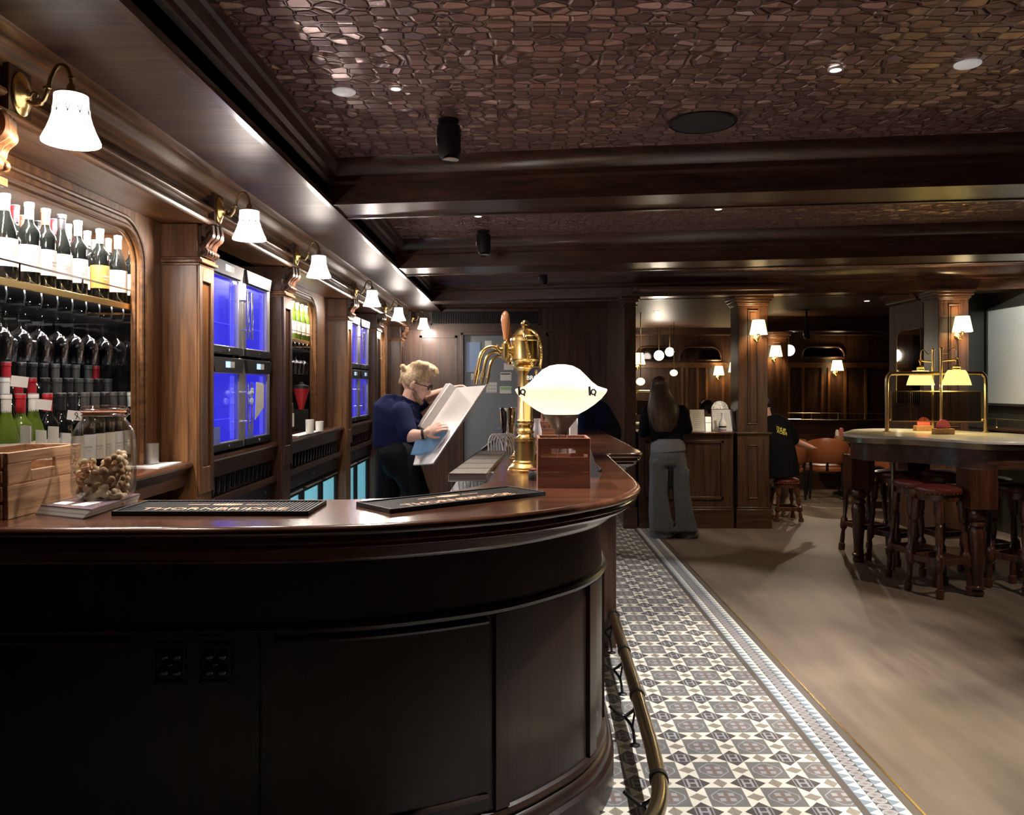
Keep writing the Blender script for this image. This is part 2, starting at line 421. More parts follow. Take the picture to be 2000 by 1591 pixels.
    nt.links.new(vm.outputs[0], b.inputs['Base Color'])
    m2 = N(nt,'ShaderNodeMapRange'); m2.inputs['To Min'].default_value = .25; m2.inputs['To Max'].default_value = .45; nt.links.new(nz.outputs['Fac'], m2.inputs['Value'])
    nt.links.new(m2.outputs['Result'], b.inputs['Roughness']); b.inputs['Specular IOR Level'].default_value = .6
    return m
def floor_material():
    m, nt, b = newmat('worn_floorboards'); tc = N(nt,'ShaderNodeTexCoord')
    mp = N(nt,'ShaderNodeMapping'); mp.inputs['Scale'].default_value = (4.5,.6,1); mp.inputs['Rotation'].default_value = (0,0,.55); nt.links.new(tc.outputs['Object'], mp.inputs['Vector'])
    n1 = N(nt,'ShaderNodeTexNoise'); setin(n1, Scale=1.0, Detail=6.0, Roughness=.6); nt.links.new(mp.outputs[0], n1.inputs['Vector'])
    n2 = N(nt,'ShaderNodeTexNoise'); setin(n2, Scale=1.3, Detail=3.0); nt.links.new(tc.outputs['Object'], n2.inputs['Vector'])
    s = mn(nt,'MULTIPLY_ADD', n2.outputs['Fac'], .6, n1.outputs['Fac'])
    cr = N(nt,'ShaderNodeValToRGB'); cr.color_ramp.elements[0].position = .5; cr.color_ramp.elements[1].position = 1.05
    cr.color_ramp.elements[0].color = rgb((.075,.056,.042)); cr.color_ramp.elements[1].color = rgb((.19,.142,.105))
    nt.links.new(s, cr.inputs['Fac']); nt.links.new(cr.outputs['Color'], b.inputs['Base Color'])
    mr = N(nt,'ShaderNodeMapRange'); mr.inputs['To Min'].default_value = .38; mr.inputs['To Max'].default_value = .62; nt.links.new(n1.outputs['Fac'], mr.inputs['Value'])
    nt.links.new(mr.outputs['Result'], b.inputs['Roughness']); b.inputs['Specular IOR Level'].default_value = .35
    bp = N(nt,'ShaderNodeBump'); bp.inputs['Strength'].default_value = .08; bp.inputs['Distance'].default_value = .003; nt.links.new(n1.outputs['Fac'], bp.inputs['Height']); nt.links.new(bp.outputs[0], b.inputs['Normal'])
    return m
def tin_material():
    m, nt, b = newmat('embossed_ceiling_paper'); tc = N(nt,'ShaderNodeTexCoord'); sp = N(nt,'ShaderNodeSeparateXYZ'); nt.links.new(tc.outputs['Object'], sp.inputs[0])
    px = mn(nt,'PINGPONG', mn(nt,'SUBTRACT', sp.outputs[0], .105), .34); py = mn(nt,'PINGPONG', sp.outputs[1], .29)
    cb = N(nt,'ShaderNodeCombineXYZ'); nt.links.new(px, cb.inputs[0]); nt.links.new(mn(nt,'MULTIPLY', py, 1.45), cb.inputs[1])
    vo = N(nt,'ShaderNodeTexVoronoi', feature='DISTANCE_TO_EDGE'); setin(vo, Scale=15.0, Randomness=.62); nt.links.new(cb.outputs[0], vo.inputs['Vector'])
    v2 = N(nt,'ShaderNodeTexVoronoi', feature='F1'); setin(v2, Scale=15.0, Randomness=.62); nt.links.new(cb.outputs[0], v2.inputs['Vector'])
    e = N(nt,'ShaderNodeMapRange', interpolation_type='SMOOTHSTEP'); e.inputs['From Min'].default_value = .02; e.inputs['From Max'].default_value = .11; nt.links.new(vo.outputs['Distance'], e.inputs['Value'])
    dl_ = N(nt,'ShaderNodeVectorMath', operation='SUBTRACT'); nt.links.new(cb.outputs[0], dl_.inputs[0]); nt.links.new(v2.outputs['Position'], dl_.inputs[1])
    rc = N(nt,'ShaderNodeVectorMath', operation='SUBTRACT'); nt.links.new(v2.outputs['Color'], rc.inputs[0]); rc.inputs[1].default_value = (.5,.5,.5)
    dt = N(nt,'ShaderNodeVectorMath', operation='DOT_PRODUCT'); nt.links.new(dl_.outputs[0], dt.inputs[0]); nt.links.new(rc.outputs[0], dt.inputs[1])
    h = mn(nt,'MULTIPLY_ADD', dt.outputs['Value'], 26.0, e.outputs['Result'])
    nz = N(nt,'ShaderNodeTexNoise'); setin(nz, Scale=55.0, Detail=2.0); nt.links.new(tc.outputs['Object'], nz.inputs['Vector'])
    h = mn(nt,'MULTIPLY_ADD', nz.outputs['Fac'], .12, h)
    bp = N(nt,'ShaderNodeBump'); bp.inputs['Strength'].default_value = 1.0; bp.inputs['Distance'].default_value = .012; nt.links.new(h, bp.inputs['Height']); nt.links.new(bp.outputs[0], b.inputs['Normal'])
    c = mixc(nt, e.outputs['Result'], (.26,.16,.145), (.40,.24,.22)); nt.links.new(c, b.inputs['Base Color'])
    b.inputs['Roughness'].default_value = .31; b.inputs['Metallic'].default_value = .6
    return m
M['tiles'] = tile_material(); M['floor'] = floor_material(); M['tin'] = tin_material()

# camera
cd = bpy.data.cameras.new('camera'); cd.sensor_width = 36; cd.lens = F/2000*36; cd.shift_x = -(VX-1000)/2000; cd.shift_y = -(795.5-VY)/2000; cd.clip_start = .02
cam = bpy.data.objects.new('camera', cd); COL.objects.link(cam); cam.location = (0,0,H); cam.rotation_euler = (PI/2,0,0); sc.camera = cam
sc.view_settings.view_transform = 'Standard'; sc.view_settings.look = 'None'; sc.view_settings.gamma = 1; sc.view_settings.use_curve_mapping = False
w = bpy.data.worlds.new('world'); sc.world = w; w.use_nodes = True; w.node_tree.nodes['Background'].inputs[0].default_value = (.5,.4,.35,1); w.node_tree.nodes['Background'].inputs[1].default_value = .002

ZS, ZP = 2.4375, 2.65
struct('floor', MB().box(1.425,9.5,-.5,15,-.05,0), M['floor'])
struct('floor', MB().box(-2.3,1.415,-.5,15,-.05,0), M['tiles'])
struct('trim_1', MB().box(1.415,1.425,-.5,8.62,-.05,.002), M['brass'])
# ceiling: embossed panels, left soffit, far ceilings
struct('ceiling', MB().box(-.99,9.5,-.5,9.6,ZP,ZP+.03), M['tin'])
struct('ceiling', MB().box(-1.9,-.977,-.5,10.5,ZS,ZS+.24), M['soffit'])
struct('ceiling', MB().box(-.977,1.2,9.0,10.6,2.576,2.6), M['dark_x'])
struct('ceiling', MB().box(1.2,9.5,8.3,15,2.47,2.5), M['soffit'])
# mouldings at the coffers' left sides
lm = MB()
def left_mould(y0, y1):
    prof = [(-.99,ZS+.01),(-.977,ZS+.01),(-.977,2.53),(-.955,2.54),(-.955,2.565),(-.935,2.575),(-.92,2.61),(-.905,2.615),(-.905,ZP),(-.99,ZP)]
    lm.ext_y(prof, y0, y1)
left_mould(-.5,4.24); left_mould(4.6,6.55); left_mould(7.0,9.1)
struct('trim_2', lm, M['dark_y'])
struct('trim_3', MB().ext_y([(-.985,ZS-.012),(-.960,ZS-.012),(-.956,ZS),(-.956,ZS+.012),(-.985,ZS+.012)], -.5, 9.1), M['dark_y'])
def beam(i, y0, y1, k, ylow=None):
    prof = [(y0,ZS),(y0,2.535),(y0-.03,2.545),(y0-.03,2.572),(y0-.055,2.585),(y0-.08,2.62),(y0-.09,ZP),(y1+.09,ZP),(y1+.08,2.62),(y1+.055,2.585),(y1+.03,2.57),(y1+.03,2.545),(y1,2.535),(y1,ZS)]
    mb = MB().ext_x(prof, -.977, 9.3, k)
    mb.ext_x([(y0-.006,ZS-.006),(y0-.006,ZS+.014),(y0+.02,ZS+.014),(y0+.02,ZS-.006)], -.977, 9.3, k)
    mb.ext_x([(y1-.02,ZS-.006),(y1-.02,ZS+.014),(y1+.006,ZS+.014),(y1+.006,ZS-.006)], -.977, 9.3, k)
    struct('trim_%d' % i, mb, M['dark_x'])
beam(4, 4.24, 4.60, -.133); beam(5, 6.55, 7.0, -.165); beam(6, 9.1, 9.45, -.205)

# left wall: solid behind the back bar
struct('wall_left', MB().box(-2.3,-2.22,-.5,10.6,0,2.7), M['shadowwall'])
# frieze ledge and crown running above the back bar
fr = [(-1.63,2.24),(-1.43,2.24),(-1.418,2.236),(-1.408,2.243),(-1.405,2.252),(-1.41,2.262),(-1.432,2.266),(-1.440,2.272),(-1.440,2.300),(-1.424,2.303),(-1.416,2.312),(-1.418,2.322),(-1.428,2.328),(-1.465,2.33),(-1.465,2.365),(-1.45,2.368),(-1.447,2.38),(-1.43,2.386),(-1.428,2.394),(-1.40,2.402),(-1.385,2.418),(-1.36,2.422),(-1.356,2.43),(-1.325,2.432),(-1.31,ZS),(-1.63,ZS)]
struct('trim_7', MB().ext_y(fr, .4, 10.48), M['oak_y'])
# back wall
bw = MB(); DB = 10.5
bw.box(-2.22,-.715,DB,DB+.1,0,2.58).box(.035,1.25,DB,DB+.1,0,2.58).box(-.715,.035,DB,DB+.1,2.15,2.58)
struct('wall_back', bw, M['dark_z'])
tr = MB()
tr.ext_x([(DB,2.48),(DB-.03,2.50),(DB-.05,2.53),(DB-.09,2.56),(DB-.10,2.576),(DB,2.576)], -1.5, 1.15)
def frame_rect(mb, x0, x1, y, z0, z1, w=.03, d=.018):
    mb.box(x0,x1,y-d,y,z1-w,z1).box(x0,x1,y-d,y,z0,z0+w).box(x0,x0+w,y-d,y,z0,z1).box(x1-w,x1,y-d,y,z0,z1)
frame_rect(tr, PX(1066,DB), PX(1205,DB), DB, .98, PZ(651,DB))
frame_rect(tr, PX(820,DB), PX(893,DB), DB, 1.0, PZ(655,DB))
tr.box(.05,1.2,DB-.03,DB,.90,.93)
tr.box(-1.4,1.2,DB-.02,DB,2.20,2.225)
struct('trim_8', tr, M['dark_x'])
# ventilation grille on the back wall
g = thing('vent_grille','long black slotted ventilation grille high on the dark back wall','vent grille',(PX(947,DB),DB,PZ(620,DB)))
gx0, gx1, gz0, gz1 = PX(841,DB), PX(1055,DB), PZ(635,DB), PZ(605,DB)
gm = MB(); frame_rect(gm, gx0, gx1, DB-.001, gz0, gz1, .02, .02); obj('frame', gm, M['dark_x'], g, True)
obj('backing', MB().box(gx0+.02,gx1-.02,DB-.006,DB-.001,gz0+.02,gz1-.02), M['black'], g, True)
sl = MB(); n = 44
for i in range(n):
    x = gx0+.02+(gx1-gx0-.04)*(i+.5)/n; sl.box(x-.005,x+.005,DB-.016,DB-.006,gz0+.02,gz1-.02)
obj('slats', sl, M['blackmetal'], g, True)
# grey service door
d = bpy.data.objects.new('door_1', None); COL.objects.link(d); d.location = (-.34,DB,0); d['kind'] = 'structure'
obj('leaf', MB().box(-.70,.02,DB+.02,DB+.06,.01,2.14), M['door'], d, True, bevel=.003)
fm = MB().box(-.735,-.70,DB-.03,DB+.06,0,2.17).box(.02,.055,DB-.03,DB+.06,0,2.17).box(-.735,.055,DB-.03,DB+.06,2.14,2.18)
obj('frame', fm, M['dark_z'], d, True, bevel=.003)
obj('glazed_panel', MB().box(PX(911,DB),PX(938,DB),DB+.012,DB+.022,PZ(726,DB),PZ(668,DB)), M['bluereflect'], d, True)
notes = [((947,960,665,677),'white','small white notice high on the grey service door'),((920,943,729,741),'paper_grey','pale printed notice behind the nearest beer spout on the grey door'),
 ((984,1003,709,722),'white','white notice beside the brass column on the grey door'),((977,999,727,743),'white','white notice with a black bar across its top on the grey door'),
 ((949,971,746,767),'paper_grey','pale grid of small squares printed on paper on the grey door'),((976,999,754,768),'white','white notice with a green heading on the grey door')]
for (a,b_,c,e), mt, lb in notes:
    t = thing('notice', lb, 'notice', (PX((a+b_)/2,DB),DB+.02,PZ(e,DB)))
    obj('sheet', MB().box(PX(a,DB),PX(b_,DB),DB+.017,DB+.02,PZ(e,DB),PZ(c,DB)), M[mt], t, True)
    pr = MB()
    if 'black bar' in lb: obj('print', MB().box(PX(a+1,DB),PX(b_-2,DB),DB+.015,DB+.017,PZ(731,DB),PZ(729,DB)), M['black'], t, True)
    elif 'green' in lb:
        obj('print', MB().box(PX(a+1,DB),PX(b_-1,DB),DB+.015,DB+.017,PZ(761,DB),PZ(755,DB)), simple('green_print',(.35,.6,.3),.6), t, True)
    elif 'grid' in lb:
        for i in range(4):
            for j in range(3): pr.box(PX(a+1.5+i*5.2,DB),PX(a+5+i*5.2,DB),DB+.015,DB+.017,PZ(c+5.5+j*6.5,DB),PZ(c+1.5+j*6.5,DB))
        obj('print', pr, M['white'], t, True)
# pillar with return wall left of the service counter
pm = MB().box(1.118,1.235,8.6,8.72,0,ZS).box(1.14,1.25,8.72,10.6,0,2.58)
struct('wall_return', pm, M['dark_z'])
cp = MB().box(1.09,1.262,8.575,8.74,2.37,2.40).box(1.075,1.277,8.56,8.75,2.40,2.43).box(1.10,1.252,8.585,8.73,2.33,2.345)
cp.box(1.10,1.25,8.58,8.6,0,.22)
struct('trim_9', cp, M['dark_x'], bevel=.004)
# far rooms behind the counter
struct('wall_far', MB().box(1.2,9.5,14.5,14.6,0,2.6), M['dark_z'])
struct('wall_right', MB().box(4.95,5.05,2.5,9.5,0,2.7), M['walldark'])
struct('wall_alcove', MB().box(4.42,4.95,8.7,8.8,0,2.5), M['walldark'])
struct('wall_side', MB().box(4.1,4.2,8.3,9.05,0,2.47), M['dark_matt'])
# ================================================================== BACK BAR (left wall)
XF, XW = -1.467, -1.63
PIL = [(3.744,3.92,'first full oak pilaster, between the wine shelves and the nearest blue wine coolers','oak_z'),
       (5.09,5.28,'dark oak pilaster just beyond the nearest blue wine coolers','dark_z'),
       (7.0,7.18,'oak pilaster just before the farther pair of blue wine coolers','oak_z'),
       (8.44,8.67,'slim dark pilaster just beyond the farther pair of blue wine coolers','dark_z'),
       (10.2,10.46,'last pilaster of the back bar, against the back wall','dark_z')]
def corbel(mb, y0, y1, x, zt, zb):
    n = 5; h = zt - zb
    prof = [(0.055,0),( .072,-.10*h),(.070,-.28*h),(.048,-.48*h),(.022,-.66*h),(.012,-.82*h),(.024,-.93*h)]
    for i in range(n):
        y = y0 + (y1-y0)*(i+.5)/n; k = 1 - .14*abs(i-2)
        pts = catmull([Vector((x+a*k, y, zt+b)) for a,b in prof], 4)
        mb.tube(pts, [.019+.004*math.sin(j*.9) for j in range(len(pts))], 8)
    mb.tube([(x+.03,y0,zt-.02),(x+.03,y1,zt-.02)], .03, 12)
    mb.tube([(x+.022,y0,zb+.02),(x+.022,y1,zb+.02)], .021, 12)
    for i in range(4): mb.ball((x+.04, y0+(y1-y0)*(i+.5)/4, zb+.018), .012, 8, 6)
    mb.box(x-.01, x+.012, y0-.004, y1+.004, zb, zt)
    return mb
for i,(a,b,lb,wm) in enumerate(PIL):
    t = thing('pilaster', lb, 'pilaster', (XF-.08,(a+b)/2,0))
    sm = MB().box(-1.80,XF,a,b,0,2.06); obj('shaft', sm, M[wm], t, True, bevel=.004)
    fm = MB()
    w = b-a
    fm.box(XF,XF+.012,a,a+w*.2,1.0,2.05).box(XF,XF+.012,b-w*.2,b,1.0,2.05).box(XF,XF+.012,a+w*.2,b-w*.2,1.98,2.05).box(XF,XF+.012,a+w*.2,b-w*.2,1.0,1.12)
    obj('front_panel', fm, M[wm], t, True, bevel=.003)
    obj('capital', MB().box(-1.81,XF+.028,a-.012,b+.012,2.06,2.075).box(-1.80,XF+.018,a-.006,b+.006,2.075,2.087).box(-1.80,XF+.014,a-.004,b+.004,2.048,2.06), M['oak_y'], t, True, bevel=.003)
    obj('upper_block', MB().box(-1.80,XF,a,b,2.087,2.239), M[wm], t, True, bevel=.003)
    obj('corbel', corbel(MB(), a+.02, b-.02, XF, 2.232, 2.092), M['dark_z'], t, True)
# the nearest corbel, only its bracket and capital are in view
t = thing('pilaster','carved corbel and capital at the left edge, below the nearest wall lamp','pilaster',(-1.55,2.22,2.05))
obj('capital', MB().box(-1.81,XF+.02,2.12,2.325,2.06,2.085), M['oak_y'], t, True, bevel=.003)
obj('upper_block', MB().box(-1.80,XF,2.13,2.315,2.087,2.239), M['oak_z'], t, True, bevel=.003)
obj('corbel', corbel(MB(), 2.14, 2.30, XF, 2.232, 2.092), M['oak_z'], t, True)

# ---- wall lamps
def make_wall_lamp(label):
    t = thing('wall_lamp', label, 'wall lamp', (0,0,0), 0, 'wall lamps along the back bar')
    obj('backing_block', MB().box(-.03,-.004,-.055,.055,-.075,.09), M['dark_z'], t, bevel=.003)
    pl = MB().lathe([(.0,-.004),(.060,-.004),(.062,.0),(.058,.004),(.045,.006),(.038,.012),(.02,.016),(.012,.024),(0,.026)], (0,0,0), 28, 'x', sx=.72, sy=1.0)
    obj('wall_plate', pl, M['brass'], t)
    arm = catmull([(.0,0,-.004),(.022,0,-.022),(.045,0,-.027),(.064,0,-.012),(.074,0,.016),(.083,0,.052),(.102,0,.082),(.124,0,.080),(.137,0,.056),(.140,0,.030),(.140,0,.012)], 6)
    am = MB().tube(arm, .0058, 10)
    am.tube(catmull([(.018,0,-.014),(.030,0,.006),(.042,0,.004),(.041,0,-.006),(.034,0,-.004)],5), .0035, 8)
    am.ball((.053,0,-.024), .008).ball((.076,0,.022), .008).ball((.139,0,.05), .008).ball((.066,0,.02),.006)
    obj('arm', am, M['brass_old'], t)
    obj('fitter', MB().lathe([(.008,.03),(.012,.022),(.012,.012),(.03,.006),(.043,.002),(.045,-.006),(.040,-.006)], (.140,0,0), 20), M['brass_old'], t)
    sp = [(.040,.0),(.0447,-.003),(.046,-.03),(.049,-.055),(.055,-.078),(.063,-.1),(.073,-.122),(.0777,-.133),(.0765,-.138),(.072,-.132),(.06,-.1),(.046,-.055),(.043,-.02)]
    obj('glass_shade', MB().lathe(sp, (.140,0,0), 32, cap=False), M['shade'], t)
    em = MB()
    for k in range(10):
        a = 2*PI*k/10; r = .0495
        for da, dz in ((0,0),(-.12,.006),(.12,.006)):
            em.tube([(.14+math.cos(a)*(r+.0005), math.sin(a)*(r+.0005), -.062), (.14+math.cos(a+da)*(r-.001), math.sin(a+da)*(r-.001), -.040+dz*.3)], .0009, 4)
    obj('etched_sprigs', em, M['paper_grey'], t)
    return t
LAMPS = [(2.40,-1.463,'largest brass wall lamp with a white bell shade, at the upper left edge'),(3.99,-1.445,'brass wall lamp with bell shade over the nearest blue coolers, second from left'),
         (5.38,-1.445,'brass wall lamp with bell shade over the spirits niche, third from left'),(7.34,-1.445,'brass wall lamp with bell shade over the farther blue coolers, fourth from left'),
         (8.97,-1.445,'brass wall lamp with bell shade, second nearest the back wall'),(10.32,-1.34,'brass wall lamp with bell shade at the back wall, smallest of its row')]
wl = None
for (D, x, lb) in LAMPS:
    D *= .97 if D < 10 else .99; x = -1.41 if D < 10 else -1.32; z = 2.187+.138 if D < 10 else 2.20+.138
    if wl is None: wl = make_wall_lamp('' + lb); wl.location = (x,D,z); o = wl
    else: o = dup(wl, (x,D,z), 0, '' + lb)
    light('lamp_bulb','POINT',(x+.14,D,z-.15),20,(1,.88,.78),.035)

# ---- counters, shelves and under-counter units per bay
BAYS = [(2.70,3.74,'wine'),(3.925,5.085,'cool'),(5.285,6.995,'spirit'),(7.185,8.435,'cool'),(8.675,10.195,'spirit')]
CL = ['under the nearest wine shelves','under the nearest blue wine coolers','under the spirits arch','under the farther blue wine coolers','beside the back wall']
for (a,b,kind), lb in zip(BAYS, CL):
    t = thing('back_counter','dark wooden back-bar counter '+lb,'counter',(-1.8,(a+b)/2,0))
    obj('worktop', MB().ext_y([(-2.15,1.12),(-1.50,1.12),(-1.488,1.126),(-1.484,1.135),(-1.488,1.145),(-1.5,1.15),(-2.15,1.15)], a, b), M['mahog_y'], t, True)
    obj('apron', MB().box(-1.535,-1.515,a,b,1.04,1.12).box(-1.53,-1.505,a,b,1.105,1.12), M['dark_y'], t, True)
    obj('glass_shelf', MB().box(-2.1,-1.50,a,b,.915,.93).box(-1.515,-1.497,a,b,.905,.94), M['dark_y'], t, True)
    obj('carcass', MB().box(-2.15,-2.12,a,b,0,1.12).box(-2.12,-1.52,a,b,0,.02), M['shadowwall'], t, True)
M['niche_black'] = simple('niche_black_gloss', (.012,.011,.010), .12, 0, .6)
# arch frames
def arch_frame(y0, y1, z0, z1, oy0, oy1, ozt, r, label, open_left=False):
    t = thing('arched_niche', label, 'niche', (-1.7,(y0+y1)/2,z0))
    def path(off):
        pts = []; a0, a1, zt = oy0-off, oy1+off, ozt+off; rr = r+off
        pts.append((a0, z0))
        for i in range(9): an = PI - PI/2*i/8; pts.append((a0+rr+rr*math.cos(an), zt-rr+rr*math.sin(an)))
        for i in range(9): an = PI/2 - PI/2*i/8; pts.append((a1-rr+rr*math.cos(an), zt-rr+rr*math.sin(an)))
        pts.append((a1, z0)); return pts
    ip = path(0)
    op = []
    for i,(y,z) in enumerate(ip):
        if i == 0: op.append((y0,z0))
        elif i == len(ip)-1: op.append((y1,z0))
        elif i <= 4: op.append((y0, z1 if i==4 else z))
        elif i >= len(ip)-5: op.append((y1, z1 if i==len(ip)-5 else z))
        else: op.append((y, z1))
    n = len(ip); xf_, xb = XW, XW-.035
    vs = [(xf_,y,z) for y,z in op] + [(xf_,y,z) for y,z in ip] + [(xb,y,z) for y,z in ip] + [(xb,y,z) for y,z in op]
    fs = []
    for i in range(n-1):
        fs += [(i,i+1,n+i+1,n+i),(n+i,n+i+1,2*n+i+1,2*n+i),(2*n+i,2*n+i+1,3*n+i+1,3*n+i),(3*n+i,3*n+i+1,i+1,i)]
    obj('arch_panel', MB().add(vs, fs), M['oak_z'], t, True)
    mo = MB()
    mo.tube([(xf_+.004,y,z) for y,z in path(.012)], .012, 8)
    mo.tube([(xf_+.002,y,z) for y,z in path(.05)], .010, 8)
    mo.tube([(xf_-.018,y,z) for y,z in path(-.004)], .009, 8)
    obj('arch_moulding', mo, M['oak_y'], t, True)
    obj('mirror_back', MB().box(-2.12,-2.11,y0,y1,1.84,z1-.03), M['mirror'], t, True); obj('dark_back', MB().box(-2.12,-2.11,y0,y1,z0,1.82), M['niche_black'], t, True); obj('shaded_side', MB().box(-2.105,-1.69,y1-.022,y1-.0155,z0,1.82), M['niche_black'], t, True)  # side sheet puts the shadow of the lower niche into black colour
    obj('niche_side', MB().box(-2.12,-1.67,y0,y0+.015,z0,z1-.02), M['oak_z'], t, True); obj('niche_side', MB().box(-2.12,-1.67,y1-.015,y1,z0,z1-.02), M['oak_z'], t, True)
    obj('niche_top', MB().box(-2.12,-1.67,y0,y1,z1-.055,z1-.03), simple('niche_top_paint',(.22,.19,.16),.5), t, True)
    return t
n1 = arch_frame(2.335,3.742,1.15,2.239,2.34,3.52,2.15,.14,'arched oak niche holding wine bottles and hanging glasses, nearest the left edge')
n3 = arch_frame(5.285,6.995,1.15,2.239,5.30,6.55,2.15,.14,'arched oak niche of spirits between the two groups of blue coolers')
n5 = arch_frame(8.675,10.195,1.15,2.239,8.69,9.95,2.15,.14,'narrow-looking arched oak niche next to the back wall')
# LED strips under the niche tops; the lower strip is added and hidden
for nn, (a,b), e in ((n1,(2.40,3.60),34),(n3,(5.4,6.8),24),(n5,(8.8,10.0),20)):
    obj('light_strip', MB().box(-1.70,-1.685,a,b,2.165,2.175), M['whitelit'], nn, True)
    light('niche_led','AREA',(-1.679,(a+b)/2,1.8265),e*.14,(1,.95,.88),rot=(0,math.radians(60),0),size=.008,size_y=b-a)  # added light for the hanging glasses
    obj('light_strip', MB().box(-1.677,-1.6755,a,b,1.824,1.830), M['whitelit'], nn, True)  # added strip, out of sight behind the brass edge
    light('niche_led','AREA',(-1.70,(a+b)/2,2.158),e,(1,.95,.88),rot=(0,math.radians(18),0),size=.02,size_y=b-a)
# shelves with brass edge and gallery rail
def bottle_shelf(a, b, label, posts):
    t = thing('bottle_shelf', label, 'shelf', (-1.9,(a+b)/2,1.83))
    obj('board', MB().box(-2.10,-1.675,a,b,1.832,1.847), M['glass'] if False else M['dark_y'], t, True)
    obj('brass_edge', MB().box(-1.675,-1.662,a,b,1.822,1.848), M['brass'], t, True, bevel=.002)
    obj('gallery_rail', MB().tube([(-1.668,a,1.908),(-1.668,b,1.908)], .0035, 8), M['chrome'], t, True)
    for y in posts: obj('rail_post', MB().tube([(-1.668,y,1.848),(-1.668,y,1.91)], .004, 8), M['chrome'], t, True)
bottle_shelf(2.352,3.70,'brass-edged shelf with a thin chrome gallery rail under the upper wine bottles',(2.74,3.136,3.53))
bottle_shelf(5.305,6.95,'brass-edged shelf in the spirits niche',(5.8,6.3,6.7))
# stemware racks and hanging glasses
def stem_rack(a, b, step, label):
    t = thing('stemware_rack', label, 'glass rack', (-1.9,(a+b)/2,1.80))
    m = MB(); y = a
    while y < b:
        m.box(-2.08,-1.69,y-.006,y+.006,1.772,1.780); m.tube([(-1.69,y,1.831),(-1.685,y,1.80),(-1.69,y,1.776)], .003, 6); y += step
    obj('rails', m, M['blackmetal'], t, True)
    obj('cover', MB().box(-2.09,-1.69,a-.02,b,1.826,1.831), M['black'], t, True)
stem_rack(2.40,3.68,.10,'black wire stemware rack under the upper wine shelf')
stem_rack(5.35,6.90,.12,'black stemware rack in the spirits niche')
M['crystal'] = thin_glass('crystal_glass', (.93,.95,.97), .62, .06)
def wine_glass():
    p = [(.0335,0),(.034,-.002),(.006,-.007),(.0035,-.02),(.0032,-.085),(.007,-.094),(.028,-.108),(.039,-.13),(.0395,-.15),(.034,-.19),(.030,-.205),(.029,-.204),(.033,-.19),(.038,-.15),(.0375,-.131),(.026,-.110),(.004,-.098),(0,-.097)]
    t = thing('wine_glass','x','wine glass',(0,0,0)); 
    obj('bowl_and_stem', MB().lathe(p, (0,0,0), 20), M['crystal'], t); return t
wg = None
def hang(x, y, label, group):
    global wg
    if wg is None: wg = wine_glass(); wg.location = (x,y,1.792); wg['label'] = label; wg['group'] = group
    else: dup(wg, (x,y,1.792), 0, label, group)
ys = [2.45,2.55,2.65,2.75,2.86,2.97,3.09,3.20,3.31,3.43,3.55,3.64]
for i,y in enumerate(ys): hang(-1.74, y, 'upside-down stem glass in the front row over the wine, %s from left' % ORD[i], 'glasses hanging over the wine')
for i,y in enumerate(ys): hang(-1.88, y+.04, 'upside-down stem glass in the second row over the wine, %s from left' % ORD[i], 'glasses hanging over the wine')
for i in range(11): hang(-1.74, 5.45+i*.12, 'upside-down stem glass hanging in the spirits niche, %s from left' % ORD[i], 'glasses hanging in the spirits niche')

# ---- wine bottles
def bottle(kind='bord'):
    t = thing('wine_bottle','x','bottle',(0,0,0))
    if kind == 'bord': p = [(.034,0),(.037,.004),(.037,.19),(.035,.203),(.027,.218),(.018,.230),(.0145,.242),(.0143,.29),(.0162,.292),(.0162,.304),(.012,.306)]
    else: p = [(.036,0),(.039,.004),(.039,.15),(.036,.175),(.028,.205),(.020,.228),(.0152,.248),(.0143,.29),(.0162,.292),(.0162,.304),(.012,.306)]
    obj('glass_body', MB().lathe(p, (0,0,0), 22), M['blackglass'], t)
    r = p[1][0]+.0006; obj('label', MB().lathe([(r-.001,.052),(r,.052),(r,.150),(r-.001,.150)], (0,0,0), 22, cap=False), M['whitelabel'], t)
    obj('capsule', MB().lathe([(.0152,.246),(.0152,.291),(.0168,.2925),(.0168,.3055),(.0155,.3075),(0,.308)], (0,0,0), 18), M['red'], t)
    obj('foil_top', MB().lathe([(.0166,.3058),(.0168,.3085),(.012,.3095),(0,.3097)], (0,0,0), 16), M['silver'], t)
    obj('label_print', MB().box(r-.001,r+.0006,-.013,.013,.10,.106).box(r-.001,r+.0006,-.009,.009,.088,.092), M['paper_grey'], t)
    return t
BB, BU = bottle('bord'), bottle('burg'); used = {'b':0,'u':0}
def place_bottle(kind, x, y, z, cap, lab, glass, label, group, s=1.0):
    src = BB if kind == 'b' else BU
    if used[kind] == 0: o = src; o.location = (x,y,z); o['label'] = label; o['group'] = group
    else: o = dup(src, (x,y,z), 0, label, group)
    o.scale = (s,s,s); o.rotation_euler = (0,0,random.uniform(-.9,-.1)); used[kind] += 1
    swapmat(o,'capsule',M[cap]); swapmat(o,'glass_body',M[glass])
    if lab: swapmat(o,'label',M[lab])
    return o
CW = {'white':'white','red':'red','orangered':'orange-red','greycap':'grey','silver':'silver','blackcap':'black','dimcap':'dull grey'}
top = [(10,'white'),(57,'white'),(89,'orangered'),(120,'blackcap'),(152,'greycap'),(195,'white'),(230,'white'),(258,'silver')]
for i,(px,cap) in enumerate(top):
    D = F*1.725/(VX-px); lab = 'ochrelabel' if px == 195 else 'whitelabel'
    place_bottle('u' if i%3==0 else 'b', -1.725, D, 1.847, cap, lab, 'blackglass',
        'dark wine bottle, %s capsule%s, %s in front row of upper shelf' % (CW[cap], ', ochre label' if px==195 else '', ORD[i]), 'wine bottles on the upper shelf', .96)
